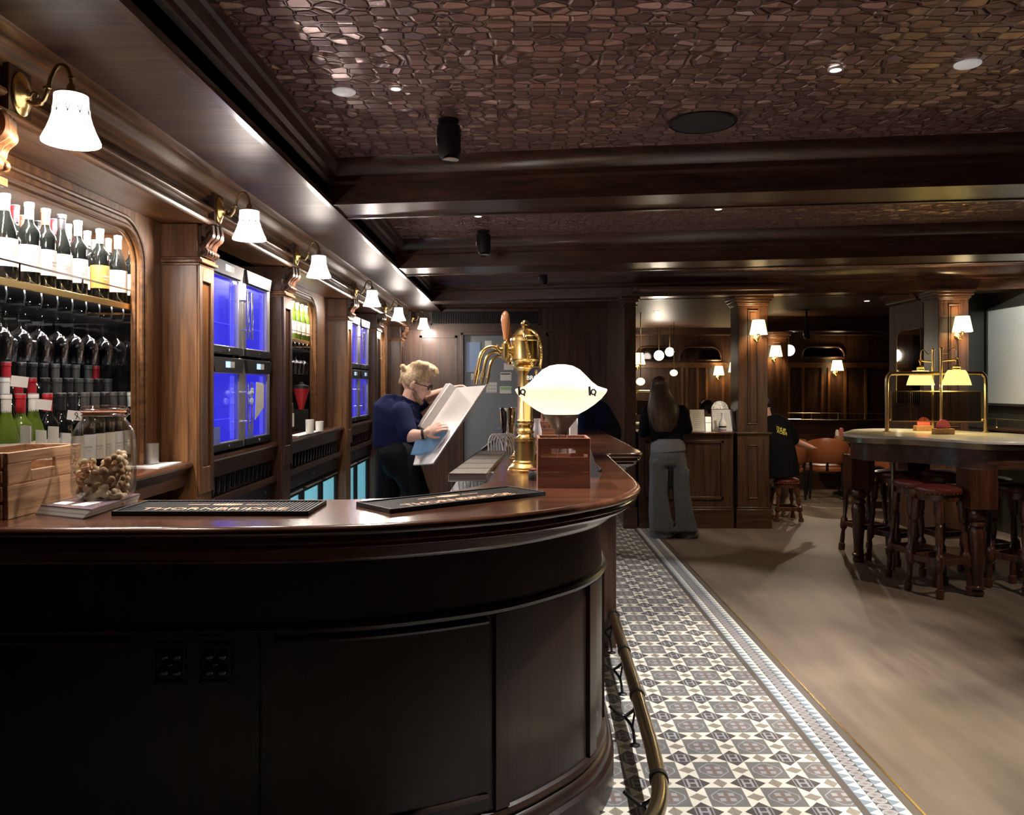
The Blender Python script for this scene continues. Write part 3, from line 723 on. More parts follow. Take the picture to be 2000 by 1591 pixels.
for rw,x,lst in (('middle',-1.81,[(29,'red'),(104,'red'),(132,'greycap'),(170,'greycap'),(211,'silver')]),('rear',-1.892,[(43,'orangered'),(75,'blackcap'),(118,'greycap'),(150,'silver'),(183,'greycap')])):
    for i,(px,cap) in enumerate(lst):
        D = F*-x/(VX-px)
        place_bottle('b', x, D, 1.847, cap, 'whitelabel', 'blackglass', 'wine bottle, %s capsule, %s from left in %s row of upper shelf' % (CW[cap], ORD[i], rw), 'wine bottles on the upper shelf', .97)
# bottle steps on the counter
st = thing('bottle_steps','dark stepped stand under the lower wine bottles','bottle stand',(-1.9,3.2,1.15))
obj('step', MB().box(-1.855,-1.765,2.72,3.66,1.15,1.21), M['dark_y'], st, True); obj('step', MB().box(-1.955,-1.857,2.72,3.66,1.15,1.27), M['dark_y'], st, True)
r1 = [(12,'white','greenglass'),(40,'red','greenglass'),(65,'white','greenglass'),(93,'red','blackglass'),(120,'blackcap','blackglass'),(142,'blackcap','blackglass'),(166,'dimcap','blackglass'),(186,'dimcap','blackglass'),(205,'blackcap','blackglass'),(222,'dimcap','blackglass'),(239,'dimcap','blackglass'),(256,'white','blackglass')]
for i,(px,cap,gl) in enumerate(r1):
    D = F*1.715/(VX-px)
    place_bottle('u' if i in (0,2) else 'b', -1.715, D, 1.15, cap, 'cream' if i%3 else 'whitelabel', gl, '%s wine bottle, %s capsule, %s from left in front row on counter' % ('green' if gl=='greenglass' else 'dark', CW[cap], ORD[i]), 'wine bottles standing on the counter', 1.04)
r2 = [(9,'white'),(36,'red'),(62,'red'),(88,'blackcap'),(112,'dimcap'),(134,'blackcap'),(155,'dimcap'),(174,'dimcap'),(193,'blackcap'),(211,'dimcap')]
for i,(px,cap) in enumerate(r2):
    D = F*1.81/(VX-px)
    place_bottle('b', -1.81, D, 1.21, cap, 'whitelabel', 'blackglass', 'dark wine bottle, %s capsule, %s from left in middle row on counter' % (CW[cap], ORD[i]), 'wine bottles standing on the counter', 1.03)
r3 = [(12,'red'),(42,'blackcap'),(64,'blackcap'),(86,'blackcap'),(108,'dimcap'),(130,'blackcap'),(148,'dimcap'),(172,'dimcap'),(187,'red')]
for i,(px,cap) in enumerate(r3):
    D = F*1.91/(VX-px)
    place_bottle('b', -1.91, D, 1.27, cap, 'whitelabel', 'blackglass', 'dark wine bottle, %s capsule, %s from left in rear row on counter' % (CW[cap], ORD[i]), 'wine bottles standing on the counter', 1.03)
# price cards tied to bottle necks
for px,py,lb,mk in ((146,811,'white price card with a black scribble hanging on a bottle neck above the jar',True),(38,745,'small white card behind the red capsules',False),(85,790,'pale blue-white card behind a red-capped bottle',False)):
    D = F*1.665/(VX-px); c = P(px,py,D)
    t = thing('price_card', lb, 'card', c); rot = Matrix.Rotation(math.radians(8),3,'Y') @ Matrix.Rotation(math.radians(30),3,'Z')
    obj('card', MB().obox((0,0,0), .050, .0015, .036, rot), M['white'], t)
    if mk:
        lp = catmull([(.004,-.0016,-.014),(.010,-.0016,.002),(.004,-.0016,.012),(.0,-.0016,.004),(.014,-.0016,-.006),(.018,-.0016,-.014)],5)
        obj('scribble', MB().tube([rot @ Vector(q) for q in lp], .0012, 6), M['black'], t)
for i,(px,py) in enumerate(((50,860),(80,868),(104,860),(128,872))):
    D = F*1.655/(VX-px); c = P(px,py,D)
    t = thing('shelf_card','white printed card leaning on the front bottles, %s from left' % ORD[i],'card',(c.x,c.y,1.15),math.radians(-35),'cards in front of the wine')
    h = max(.04, c.z+.05-1.15)
    obj('card', MB().obox((0,0,h/2), .075, .002, h), M['white'], t); obj('print', MB().box(-.02,.02,-.002,-.001,h*.6,h*.66), M['paper_grey'], t)
# steel tumbler and tray on the counter
t = thing('tumbler','brushed steel tumbler on the counter beside the first oak pilaster','tumbler',(-1.60,3.58,1.156)); obj('cup', MB().lathe([(.024,0),(.028,.003),(.028,.09),(.0265,.09),(.0255,.005),(0,.005)], (0,0,0), 24), M['steel'], t)
t = thing('tray','white rectangular tray under the steel tumbler','tray',(-1.6,3.56,1.15)); obj('tray_body', MB().box(-.09,.09,-.12,.12,0,.006), M['white'], t)

# ---- wine coolers
M['bluebright'] = emis('blue_glow', (.13,.13,1), 1.15, (.1,.1,.6))  # self-lit blue for the imitated reflections and the shelf line
def make_cooler(side, label, group, strip=False):
    W, Hh, Dp = .488, .494, .46
    t = thing('wine_cooler', label, 'wine cooler', (0,0,0), 0, group)
    obj('cabinet', MB().box(-Dp,-.03,-W/2,W/2,.01,Hh), M['black'], t, bevel=.004)
    obj('feet', MB().box(-.06,-.03,-W/2+.03,-W/2+.07,0,.012).box(-.06,-.03,W/2-.07,W/2-.03,0,.012).box(-Dp,-Dp+.03,-W/2+.03,W/2-.03,0,.012), M['black'], t)
    fr = MB(); e = .052; zt, zb = Hh-.085, .055
    fr.box(-.03,0,-W/2,-W/2+e,.012,Hh).box(-.03,0,W/2-e,W/2,.012,Hh).box(-.03,0,-W/2+e,W/2-e,zt,Hh).box(-.03,0,-W/2+e,W/2-e,.012,zb)
    obj('door_frame', fr, M['steel'], t, bevel=.003)
    ln = obj('lit_liner', MB().box(-.029,-.024,-W/2+e,W/2-e,zb,zt), M['bluelit'], t)
    obj('door_glass', MB().box(-.012,-.008,-W/2+e,W/2-e,zb,zt), M['glass'], t)
    for yy,ww in ((W/2-e-.03,.012),(W/2-e-.065,.006),(-W/2+e+.05,.005)): obj('reflection_streak', MB().box(-.0238,-.020,yy-ww,yy+ww,zb+.005,zt-.01), M['bluebright'], t)  # glowing bars that imitate reflections of the door edges
    obj('inner_shelf', MB().box(-.0238,-.018,-W/2+e,W/2-e,zb+.115,zb+.118), M['bluebright'], t)
    c = obj('control_strip', MB().hexa([(0,-W/2+.04,zt+.005),(0,W/2-.04,zt+.005),(0,W/2-.01,Hh-.004),(0,-W/2+.01,Hh-.004)],[(.016,-W/2+.045,zt+.008),(.016,W/2-.045,zt+.008),(.016,W/2-.015,Hh-.008),(.016,-W/2+.015,Hh-.008)]), M['black'], t)
    obj('display', MB().box(.0155,.0172,-.055,.01,zt+.03,zt+.062), M['display'], c)
    obj('display_label', MB().box(.0155,.0172,.012,.075,zt+.03,zt+.062), M['whitelit'] if strip else M['paper_grey'], c)
    l = obj('lock_strip', MB().box(0,.012,-W/2+.02,W/2-.02,.014,.05), M['black'] if side else M['steel'], t, bevel=.002)
    obj('lock', MB().lathe([(.009,0),(.009,.004),(.004,.006)], (.012,0,.033), 12, 'x'), M['chrome'], l)
    y = (W/2-.028)*side
    h = MB().tube([(.04,y,.10),(.04,y,.36)], .0055, 10); h.tube([(.0,y,.15),(.04,y,.15)],.004,8).tube([(.0,y,.31),(.04,y,.31)],.004,8)
    obj('handle', h, M['chrome'], t)
    return t
cR, cL = None, None
def place_cooler(side, x, y, z, label, group, strip=False):
    global cR, cL
    src = cR if side > 0 else cL
    if src is None:
        o = make_cooler(side, label, group, strip); o.location = (x,y,z)
        if side > 0: cR = o
        else: cL = o
    else: o = dup(src, (x,y,z), 0, label, group)
    return o
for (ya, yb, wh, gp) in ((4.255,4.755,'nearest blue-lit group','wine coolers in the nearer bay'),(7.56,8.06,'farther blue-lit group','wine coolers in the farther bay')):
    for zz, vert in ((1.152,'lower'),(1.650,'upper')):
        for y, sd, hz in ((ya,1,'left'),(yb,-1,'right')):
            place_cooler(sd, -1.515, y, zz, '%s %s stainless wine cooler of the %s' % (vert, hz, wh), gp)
# light spilling from the coolers is their own liners; add papers and ribbon on the near lower pair
t = thing('ribbon','crumpled white and green ribbon tied round the handles of the lower blue coolers','ribbon',(-1.465,4.50,1.42)); rm = MB()
for i in range(9): rm.ball((random.uniform(-.01,.014), random.uniform(-.03,.025), random.uniform(-.03,.075)), (random.uniform(.008,.014),random.uniform(.01,.018),random.uniform(.01,.02)), 8, 6)
obj('ribbon_cloth', rm, simple('ribbon_print',(.55,.62,.58),.7,noise=.6,nscale=120), t)
t = thing('note','white sheet imitating a reflection in the glass of the lower right blue cooler','paper',(-1.511,4.76,1.40)); obj('sheet', MB().hexa([(0,-.06,-.10),(0,.10,-.03),(0,.10,.11),(0,-.04,.12)],[(.002,-.06,-.10),(.002,.10,-.03),(.002,.10,.11),(.002,-.04,.12)]), M['white'], t)  # white sheet stands in for a reflection on the cooler door
for y, z, lb in ((4.62,1.235,'lower right'),(4.10,1.24,'lower left')):
    t = thing('sticky_note','pale blue square note stuck low on the %s blue cooler' % lb,'note',(-1.512,y,z)); obj('sheet', MB().box(0,.002,-.05,.05,-.05,.05), simple('note_blue',(.2,.28,.8),.6), t)

# ---- rows of glasses on the shelves under the counter
def tumbler_glass(mat):
    t = thing('beer_glass','x','glass',(0,0,0)); obj('glass_shell', MB().lathe([(.024,0),(.026,.003),(.033,.125),(.0318,.125),(.0245,.008),(0,.008)], (0,0,0), 16), M[mat], t); return t
M['redglass'] = thin_glass('red_glass', (.75,.05,.06), .5)
tg = None
def stand_glass(x, y, label, group, red=False, s=1.0):
    global tg
    if tg is None: tg = tumbler_glass('glass'); o = tg; o.location = (x,y,.93); o['label'] = label; o['group'] = group
    else: o = dup(tg, (x,y,.93), 0, label, group)
    o.scale = (s,s,s)
    if red: swapmat(o,'glass_shell',M['redglass'])
for rr, x in (('front',-1.545),('rear',-1.625)):
    for i in range(14): stand_glass(x, 4.02+i*.075, 'clear beer glass under the nearest blue coolers, %s in the %s row' % (ORD[i], rr), 'glasses under the nearer coolers', False, .9)
    for i in range(18): stand_glass(x, 5.42+i*.084, 'clear tall glass under the spirits counter, %s in the %s row' % (ORD[i], rr), 'glasses under the spirits counter')
for i in range(13): stand_glass(-1.545, 7.26+i*.09, 'red glass under the farther blue coolers, %s in the row' % ORD[i], 'red glasses under the farther coolers', True, .85)

# ---- under-counter bottle fridges
def under_fridge(y0, y1, n, lit, label):
    t = thing('bottle_fridge', label, 'fridge', (-1.8,(y0+y1)/2,.02))
    obj('housing', MB().box(-2.1,-1.57,y0,y1,.021,.90), M['black'], t, True)
    p = obj('top_panel', MB().hexa([(-1.57,y0,.795),(-1.57,y1,.795),(-1.57,y1,.90),(-1.57,y0,.90)],[(-1.535,y0,.795),(-1.535,y1,.795),(-1.545,y1,.90),(-1.545,y0,.90)]), simple('slate_panel',(.03,.035,.045),.4), t, True)
    obj('lock', MB().lathe([(.010,0),(.010,.006),(.005,.008)], (-1.541,(y0+y1)/2,.85), 12, 'x').lathe([(.008,0),(.008,.006)], (-1.541,y1-.08,.85), 12, 'x'), M['chrome'], p, True)
    if lit: obj('red_indicator', MB().box(-1.541,-1.536,y0+.03,y0+.06,.83,.85), emis('red_indicator',(1,.05,.1),1.5), p, True)
    w = (y1-y0)/n
    for i in range(n):
        a, b = y0+i*w+.008, y0+(i+1)*w-.008
        d = obj('door', MB().box(-1.57,-1.54,a,a+.035,.06,.785).box(-1.57,-1.54,b-.035,b,.06,.785).box(-1.57,-1.54,a+.035,b-.035,.735,.785).box(-1.57,-1.54,a+.035,b-.035,.06,.10), M['black'], t, True)
        obj('door_glass', MB().box(-1.552,-1.548,a+.035,b-.035,.10,.735), M['glass'], d, True)
        obj('lit_interior', MB().box(-1.568,-1.563,a+.035,b-.035,.10,.735), M['cyanlit'] if lit else M['black'], d, True)
        obj('handle', MB().tube([(-1.53,a+.05,.765),(-1.53,b-.05,.765)], .007, 8).tube([(-1.54,a+.06,.765),(-1.53,a+.06,.765)],.005,6).tube([(-1.54,b-.06,.765),(-1.53,b-.06,.765)],.005,6), M['steel'], d, True)
under_fridge(3.93,5.08,2,False,'dark slate-fronted fridge under the nearest blue coolers')
under_fridge(5.30,6.99,3,True,'three-door bottle fridge with glowing cyan glass under the spirits')
under_fridge(7.19,8.43,2,True,'two-door bottle fridge with glowing cyan glass behind the barman')
# dark cupboard with twin vents below the wine counter
t = thing('cupboard','black louvred cupboard below the wine counter','cupboard',(-1.8,3.2,.02)); obj('body', MB().box(-2.1,-1.6,2.72,3.73,.021,.90), M['black'], t, True)
lv = MB()
for j in range(2):
    for i in range(7): lv.box(-1.6,-1.592,2.85+j*.42,3.15+j*.42,.6+i*.03,.612+i*.03)
obj('louvres', lv, M['blackmetal'], t, True)

# ---- spirits niche contents
for i,px in enumerate((571,580,589,597)):
    D = F*1.72/(VX-px)
    o = place_bottle('u', -1.72, D, 1.847, 'white', 'cream', 'greenglass', 'yellow-topped bottle on the upper shelf of the spirits niche, %s from left' % ORD[i], 'yellow-topped bottles', .95)
    swapmat(o,'capsule',simple('yellow_capsule',(.7,.55,.05),.4) if i==0 else M['yellowtext'])
def spirit_bottle():
    t = thing('spirit_bottle','x','bottle',(0,0,0))
    obj('glass_body', MB().lathe([(.034,0),(.036,.004),(.036,.16),(.032,.175),(.014,.195),(.013,.24),(.015,.242),(.015,.25),(.01,.251)], (0,0,0), 18), thin_glass('amber_glass',(.75,.6,.3),.4), t)
    obj('label', MB().lathe([(.0366,.04),(.0366,.13)], (0,0,0), 18, cap=False), M['cream'], t); obj('cap', MB().lathe([(.0155,.235),(.016,.265),(0,.266)], (0,0,0), 14), M['brass'], t); return t
sb = None
for rr,(x,z0) in (('front',(-1.60,1.15)),('middle',(-1.75,1.22)),('rear',(-1.87,1.29))):
    n = 9 if rr!='front' else 5
    for i in range(n):
        y = (5.62 if rr=='front' else 5.42)+i*.115
        lb = 'pale-labelled spirit bottle in the %s row of the spirits niche, %s from left' % (rr, ORD[i])
        if rr == 'front': x_, = (-1.70,)
        else: x_ = x-.03
        if sb is None: sb = spirit_bottle(); sb.location = (x_,y,z0); sb['label'] = lb; sb['group'] = 'spirits in the niche'; o = sb
        else: o = dup(sb, (x_,y,z0), 0, lb, 'spirits in the niche')
        o.scale = (1,1,1.1)
st = thing('bottle_steps','stepped stand under the spirit bottles','bottle stand',(-1.85,5.9,1.15)); obj('step', MB().box(-1.835,-1.74,5.32,6.6,1.15,1.22), M['dark_y'], st, True); obj('step', MB().box(-1.95,-1.84,5.32,6.6,1.15,1.29), M['dark_y'], st, True)
t = thing('grinder','red funnel-shaped grinder hopper with a black lid among the spirits','grinder',(-1.69,6.38,1.15))
obj('base', MB().box(-.045,.045,-.05,.05,0,.16), M['black'], t, bevel=.004); obj('hopper', MB().lathe([(.02,.16),(.028,.2),(.06,.31),(.062,.325)], (0,0,0), 20), M['red'], t); obj('lid', MB().lathe([(.064,.325),(.06,.345),(.02,.358),(.012,.375),(0,.377)], (0,0,0), 20), M['black'], t)
for (px, D, lb) in ((605,5.83,'taller white paper cup at the front of the spirits counter'),(624,6.12,'shorter white paper cup beside the oak pilaster on the spirits counter')):
    t = thing('cup', lb, 'cup', (PX(px,D),D,1.156)); h = .10 if px==605 else .075; obj('cup_body', MB().lathe([(.026,0),(.028,.002),(.030,h),(.029,h),(.025,.004),(0,.004)], (0,0,0), 20), M['white'], t)
t = thing('tray','flat white tray under the paper cups','tray',(-1.53,5.93,1.15)); obj('tray_body', MB().box(-.045,.04,-.35,.28,0,.006), M['white'], t)
# ================================================================== BAR COUNTER
ZB = 1.125
out_edge = [(-1.75,2.160),(-1.37,2.166),(-1.126,2.166),(-.696,2.176),(-.419,2.216),(-.205,2.295),(-.018,2.395),(.10,2.490),(.205,2.600),(.295,2.710),(.365,2.83),(.418,2.97),(.447,3.10),(.457,3.25),(.462,3.45),(.468,3.95),(.478,4.50)]
sm = [tuple(v) for v in catmull([Vector((a,b,0)) for a,b in out_edge], 5)]
edge = [(p[0],p[1]) for p in sm]
bump = [(.50,4.535),(.60,4.54),(.655,4.56),(.685,4.62),(.692,4.72),(.69,5.2),(.685,6.9)]
edge_full = edge + [(v.x,v.y) for v in catmull([Vector((a,b,0)) for a,b in bump], 4)]
inner = [(-.02,6.9),(-.06,5.2),(-.085,4.5),(-.10,3.9),(-.105,3.4),(-.115,3.18),(-.15,3.05),(-.22,2.92),(-.30,2.81),(-.40,2.73),(-.55,2.69),(-.8,2.68),(-1.3,2.68),(-1.475,2.68),(-1.475,2.55),(-1.75,2.55)]
bar = thing('bar_counter','curved dark mahogany bar counter filling the lower left foreground','bar counter',(-.4,3.0,0))
# top: ring of quads between edge and inner, with nosing
def resample(pts, n):
    L = [0]
    for a,b in zip(pts, pts[1:]): L.append(L[-1]+math.dist(a,b))
    out = []
    for i in range(n):
        s = L[-1]*i/(n-1); j = 0
        while j < len(L)-2 and L[j+1] < s: j += 1
        t = (s-L[j])/max(1e-9, L[j+1]-L[j]); out.append((pts[j][0]+(pts[j+1][0]-pts[j][0])*t, pts[j][1]+(pts[j+1][1]-pts[j][1])*t))
    return out
def offs(path, d):
    o = []
    for i in range(len(path)):
        a, b = Vector(path[max(i-1,0)]), Vector(path[min(i+1,len(path)-1)]); t = (b-a).normalized(); o.append((path[i][0]+t.y*d, path[i][1]-t.x*d))
    return o
poly = edge_full + inner
bm = bmesh.new(); vt = [bm.verts.new((x,y,ZB)) for x,y in poly]; f = bm.faces.new(vt); ex = bmesh.ops.extrude_face_region(bm, geom=[f]); 
for v in [e for e in ex['geom'] if isinstance(e, bmesh.types.BMVert)]: v.co.z = ZB-.045
bmesh.ops.recalc_face_normals(bm, faces=bm.faces); bmesh.ops.triangulate(bm, faces=[f for f in bm.faces if len(f.verts)>4])
me = bpy.data.meshes.new('bar_top'); bm.to_mesh(me); bm.free(); me.materials.append(M['mahog'])
for v in me.vertices: v.co -= Vector(bar.location)
o = bpy.data.objects.new('bar_top', me); COL.objects.link(o); o.parent = bar
nose = [(-.012,ZB-.002),(.0,ZB),(.010,ZB-.004),(.016,ZB-.013),(.014,ZB-.023),(.006,ZB-.029),(-.002,ZB-.031),(.004,ZB-.037),(.004,ZB-.046),(-.006,ZB-.052),(-.018,ZB-.055),(-.016,ZB-.064),(-.026,ZB-.074),(-.044,ZB-.08),(-.060,ZB-.084),(-.075,ZB-.10),(-.095,ZB-.108),(-.10,ZB-.12),(-.135,ZB-.125),(-.14,ZB-.03),(-.012,ZB-.03)]
obj('moulded_edge', MB().sweep(edge_full, nose), M['mahog'], bar, True, ang=50)
body = edge[:]   # main body follows the first run
bodyp = [(x,y) for x,y in edge]
face = [(-.135,ZB-.05),(-.13,.83),(-.118,.826),(-.112,.815),(-.118,.803),(-.130,.80),(-.130,.20),(-.118,.195),(-.112,.18),(-.118,.168),(-.105,.16),(-.095,.14),(-.098,.125),(-.085,.115),(-.085,.0),(-.26,.0),(-.26,ZB-.05)]
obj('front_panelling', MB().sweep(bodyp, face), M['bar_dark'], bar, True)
# raised stiles and panel mouldings on the curved front
st = MB()
rs = resample(bodyp, 260)
def seg(px0, px1):   # sub-path by x of image projection
    o = [p for p in rs if px0 <= VX+p[0]/p[1]*F <= px1]; return o
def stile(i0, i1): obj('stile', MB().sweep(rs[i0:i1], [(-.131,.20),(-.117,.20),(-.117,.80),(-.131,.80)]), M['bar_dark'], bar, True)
def find(px):
    best = min(range(len(rs)), key=lambda i: abs((VX+F*rs[i][0]/rs[i][1])-px) + (1000 if rs[i][1] > 3.2 else 0)); return best
for a,b in ((225,500),(1010,1050)): stile(find(a), find(b))
for i in range(150,250,26): stile(i, i+6)
pmould = MB()
for a,b in ((-60,215),(515,1000)):
    s_ = rs[max(0,find(a)):find(b)]
    if len(s_) > 2:
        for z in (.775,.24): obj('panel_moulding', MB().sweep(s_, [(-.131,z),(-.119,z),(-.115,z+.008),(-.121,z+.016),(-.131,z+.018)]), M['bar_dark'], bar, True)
# carved rosette squares on the broad stile
i0 = find(362)
for px in (302,388):
    x, y = rs[find(px)]; ro = MB(); cx, cy, cz = x, y+.118, .725
    y0 = cy
    for (dx,dz) in ((-.02,0),(.02,0)): pass
    for sx in (-1,1):
        for sz in (-1,1):
            ro.ball((cx+sx*.018, y0-.004, cz+sz*.022), (.016,.012,.018), 10, 8)
    ro.box(cx-.042,cx+.042,y0-.010,y0+.004,cz-.055,cz-.048).box(cx-.042,cx+.042,y0-.010,y0+.004,cz+.048,cz+.055).box(cx-.045,cx-.038,y0-.010,y0+.004,cz-.055,cz+.055).box(cx+.038,cx+.045,y0-.010,y0+.004,cz-.055,cz+.055)
    ro.ball((cx,y0-.004,cz), .012, 10, 8)
    obj('carved_rosette', ro, simple('rosette_lacquer',(.02,.012,.01),.15,coat=.6), bar, True)
obj('back_panelling', MB().sweep(inner[:14], [(-.03,0),(-.05,0),(-.05,ZB-.045),(-.03,ZB-.045)]), M['black'], bar, True)
obj('bump_body', MB().box(.30,.56,4.68,6.85,0,ZB-.1), M['dark_z'], bar, True)
# foot rail
fr = thing('foot_rail','tubular brass foot rail with black iron brackets along the tiled floor','foot rail',(.5,3.4,0))
rail = catmull([(.20,2.20,.20),(.36,2.38,.20),(.445,2.58,.20),(.475,2.85,.20),(.49,3.2,.20),(.515,3.9,.20),(.54,4.7,.20),(.55,5.3,.20)], 8)
obj('tube', MB().tube(rail, .0275, 20), M['bronze'], fr, True)
for (D) in (2.70,3.43,3.95,4.6):
    q = min(rail, key=lambda p: abs(p.y-D)); i = rail.index(q); tn = (rail[i+1]-rail[i-1]).normalized()
    obj('collar', MB().tube([q-tn*.012,q+tn*.012], .032, 20), M['blackmetal'], fr, True)
    b0 = Vector((q.x-.115,q.y+.01,.155)); mid = Vector((q.x-.055,q.y,.115))
    br = MB().tube(catmull([b0,(q.x-.085,q.y,.13),mid,(q.x-.015,q.y,.14),(q.x-.004,q.y,.17)],5), .007, 8)
    br.tube(catmull([mid,(q.x-.022,q.y-.01,.07),(q.x-.012,q.y-.02,.004)],5), .0065, 8); br.tube([(q.x-.022,q.y-.01,.07),(q.x-.003,q.y,.168)], .005, 8)
    br.lathe([(.022,0),(.022,.004),(.012,.008)], (q.x-.012,q.y-.02,0), 14)
    obj('bracket', br, M['blackmetal'], fr, True)
# ================================================================== ON THE BAR
# slatted crate at the left edge
t = thing('wooden_crate','pale slatted wooden crate with a hand slot at the left end of the bar','crate',(-1.51,2.47,ZB))
x0,x1,y0,y1,h = -.095,.09,-.19,.19,.186
obj('side_board', MB().box(x1-.012,x1,y0,y1,0,.094), M['crate'], t, bevel=.002)
sb_ = MB().box(x1-.012,x1,y0,y1,.155,h).box(x1-.012,x1,y0,-.08,.098,.155).box(x1-.012,x1,.045,y1,.098,.155).box(x1-.012,x1,-.08,.045,.098,.128)
obj('slotted_board', sb_, M['crate'], t, bevel=.002)
obj('side_board', MB().box(x0,x0+.012,y0,y1,0,h), M['crate'], t, bevel=.002)
for a,b in ((0,.042),(.052,.092),(.104,.135),(.145,h)): obj('end_slat', MB().box(x0,x1-.014,y0-.008,y0+.002,a,b), M['crate'], t, bevel=.0015); obj('end_slat', MB().box(x0+.012,x1-.012,y1-.012,y1-.002,a,b), M['crate'], t, bevel=.0015)
obj('corner_post', MB().box(x1-.030,x1-.012,y0+.002,y0+.02,0,h), M['crate'], t); obj('base', MB().box(x0+.012,x1-.012,y0+.002,y1-.014,.004,.014), M['crate'], t)
# magazines
t = thing('magazine','fanned stack of glossy magazines under the glass jar','magazines',(-1.30,2.5,ZB))
q = [(-1.405,2.385),(-1.215,2.295),(-1.225,2.63),(-1.40,2.655)]
for i in range(8):
    a = .012*(i-3.5)*.4; c, s_ = math.cos(a), math.sin(a); pts = [((x+1.30)*c-(y-2.5)*s_+.002*i, (x+1.30)*s_+(y-2.5)*c) for x,y in q]
    obj('issue', MB().prism(pts, .0034*i, .0034*i+.0031), M['white' if i%3 else 'paper_grey'] if i < 7 else simple('magazine_cover',(.16,.11,.13),.22,noise=.9,nscale=14), t)
zj = .0270
obj('cover_print', MB().prism([(-.07,-.09),(-.02,-.11),(-.02,-.06),(-.06,-.05)], zj, zj+.0004).prism([(.0,-.12),(.05,-.14),(.06,-.05),(.02,-.04)], zj, zj+.0004).prism([(-.03,0),(.05,-.02),(.05,-.005),(-.03,.012)], zj, zj+.0004), M['white'], t)
# biscuit jar
jc = Vector((-1.277,2.525,ZB+.0276))
t = thing('glass_jar','large clip-top glass jar of dog biscuits standing on the magazines','jar',jc)
pr = [(0,0),(.070,.001),(.084,.008),(.0905,.026),(.092,.05),(.092,.15),(.0905,.18),(.084,.208),(.072,.23),(.062,.243),(.0595,.252),(.0595,.262),(.0575,.262),(.0575,.252),(.060,.242),(.070,.228),(.0815,.206),(.088,.179),(.0895,.15),(.0895,.05),(.088,.027),(.081,.010),(.068,.004),(0,.004)]
obj('glass_body', MB().lathe(pr, (0,0,0), 48, cap=False), M['jarglass'], t)
obj('rubber_seal', MB().lathe([(.0575,.262),(.0635,.263),(.0635,.267),(.0575,.268)], (0,0,0), 40, cap=False), M['orange'], t)
obj('lid', MB().lathe([(.063,.269),(.063,.279),(.058,.284),(.03,.287),(0,.288)], (0,0,0), 40), M['jarglass'], t)
wm = MB().tube([(.0615*math.cos(2*PI*i/40),.0615*math.sin(2*PI*i/40),.255) for i in range(40)], .0016, 6, closed=True)
wm.tube([(.0655*math.cos(2*PI*i/40),.0655*math.sin(2*PI*i/40),.2735) for i in range(40)], .0016, 6, closed=True)
wm.tube(catmull([(.060,-.012,.255),(.072,-.010,.250),(.078,-.006,.262),(.074,0,.276),(.066,.004,.272)],5), .0018, 6).tube(catmull([(.060,.012,.255),(.074,.012,.258),(.080,.004,.268),(.070,.0,.280)],5), .0018, 6)
obj('clip_wire', wm, M['chrome'], t)
sw = MB(); 
for cx, cz, rr in ((-.058,.125,.012),(-.046,.118,.008),(-.040,.13,.009)):
    pts = [(cx+rr*.7*math.cos(a*.6), -math.sqrt(max(.0001,.0915**2-(cx+rr*.7*math.cos(a*.6))**2)), cz+rr*math.sin(a*.6)) for a in range(11)]
    sw.tube(pts, .0012, 5)
obj('painted_scroll', sw, M['crate'], t)
def bone():
    t = thing('dog_biscuit','beige bone-shaped dog biscuit piled in the glass jar','dog biscuit',(0,0,0),0,'bone biscuits in the jar')
    m = MB().tube([(-.016,0,0),(0,0,0),(.016,0,0)], [(.0075,.0085),(.0068,.0078),(.0075,.0085)], 10)
    for sx in (-1,1):
        for sy in (-1,1): m.ball((sx*.019,sy*.0085,0), (.0095,.009,.0075), 10, 7)
    o = obj('biscuit', m.xf(Matrix.Scale(1.3,4)), M['biscuit'], t); bake_remesh(o, .0028, 3); return t
bn = bone(); first = True
rnd = random.Random(4); placed = []
for lay in range(5):
    z = .017+lay*.024
    for i in range(11):
        for tr_ in range(60):
            r = .064*math.sqrt(rnd.random()); a = rnd.uniform(0,2*PI); p = Vector((r*math.cos(a), r*math.sin(a), z+rnd.uniform(-.003,.003)))
            if all((p-q_).length > .034 for q_ in placed): break
        else: continue
        if lay == 4 and p.x < -.01: continue
        if lay == 3 and p.x < -.045: continue
        placed.append(p)
        rot = (rnd.uniform(-.5,.5), rnd.uniform(-.6,.6), rnd.uniform(0,PI))
        if r > .045: rot = (PI/2+rnd.uniform(-.4,.4), rnd.uniform(-.9,.9), a+PI/2)
        if first: bn.location = jc+p; bn.rotation_euler = rot; first = False; o = bn
        else: o = dup(bn, jc+p, rot=rot)
        if rnd.random() < .35:
            swapmat(o,'biscuit',M['biscuit2']); o['label'] = 'darker brown bone-shaped dog biscuit piled in the glass jar'
def pretzel():
    t = thing('pretzel','small orange-brown pretzel loop among the dog biscuits in the jar','pretzel',(0,0,0),0,'pretzel loops in the jar')
    obj('loop', MB().tube(catmull([(-.012,0,-.012),(.004,0,-.004),(.012,0,.008),(.004,0,.014),(-.002,0,.004),(.002,0,-.012)],5), .0018, 6), simple('pretzel_brown',(.55,.25,.1),.6), t); return t
pz = pretzel()
for i,(px,pz_,a) in enumerate(((-.052,.075,.3),(-.038,.078,1.2),(-.045,.058,2.0),(-.012,.108,.4),(-.028,.105,1.4),(.0,.115,2.2))):
    yy = -math.sqrt(.076**2-px**2)
    if i == 0: pz.location = jc+Vector((px,yy,pz_)); pz.rotation_euler = (0,a,.2)
    else: dup(pz, jc+Vector((px,yy,pz_)), rot=(0,a,.3*i))
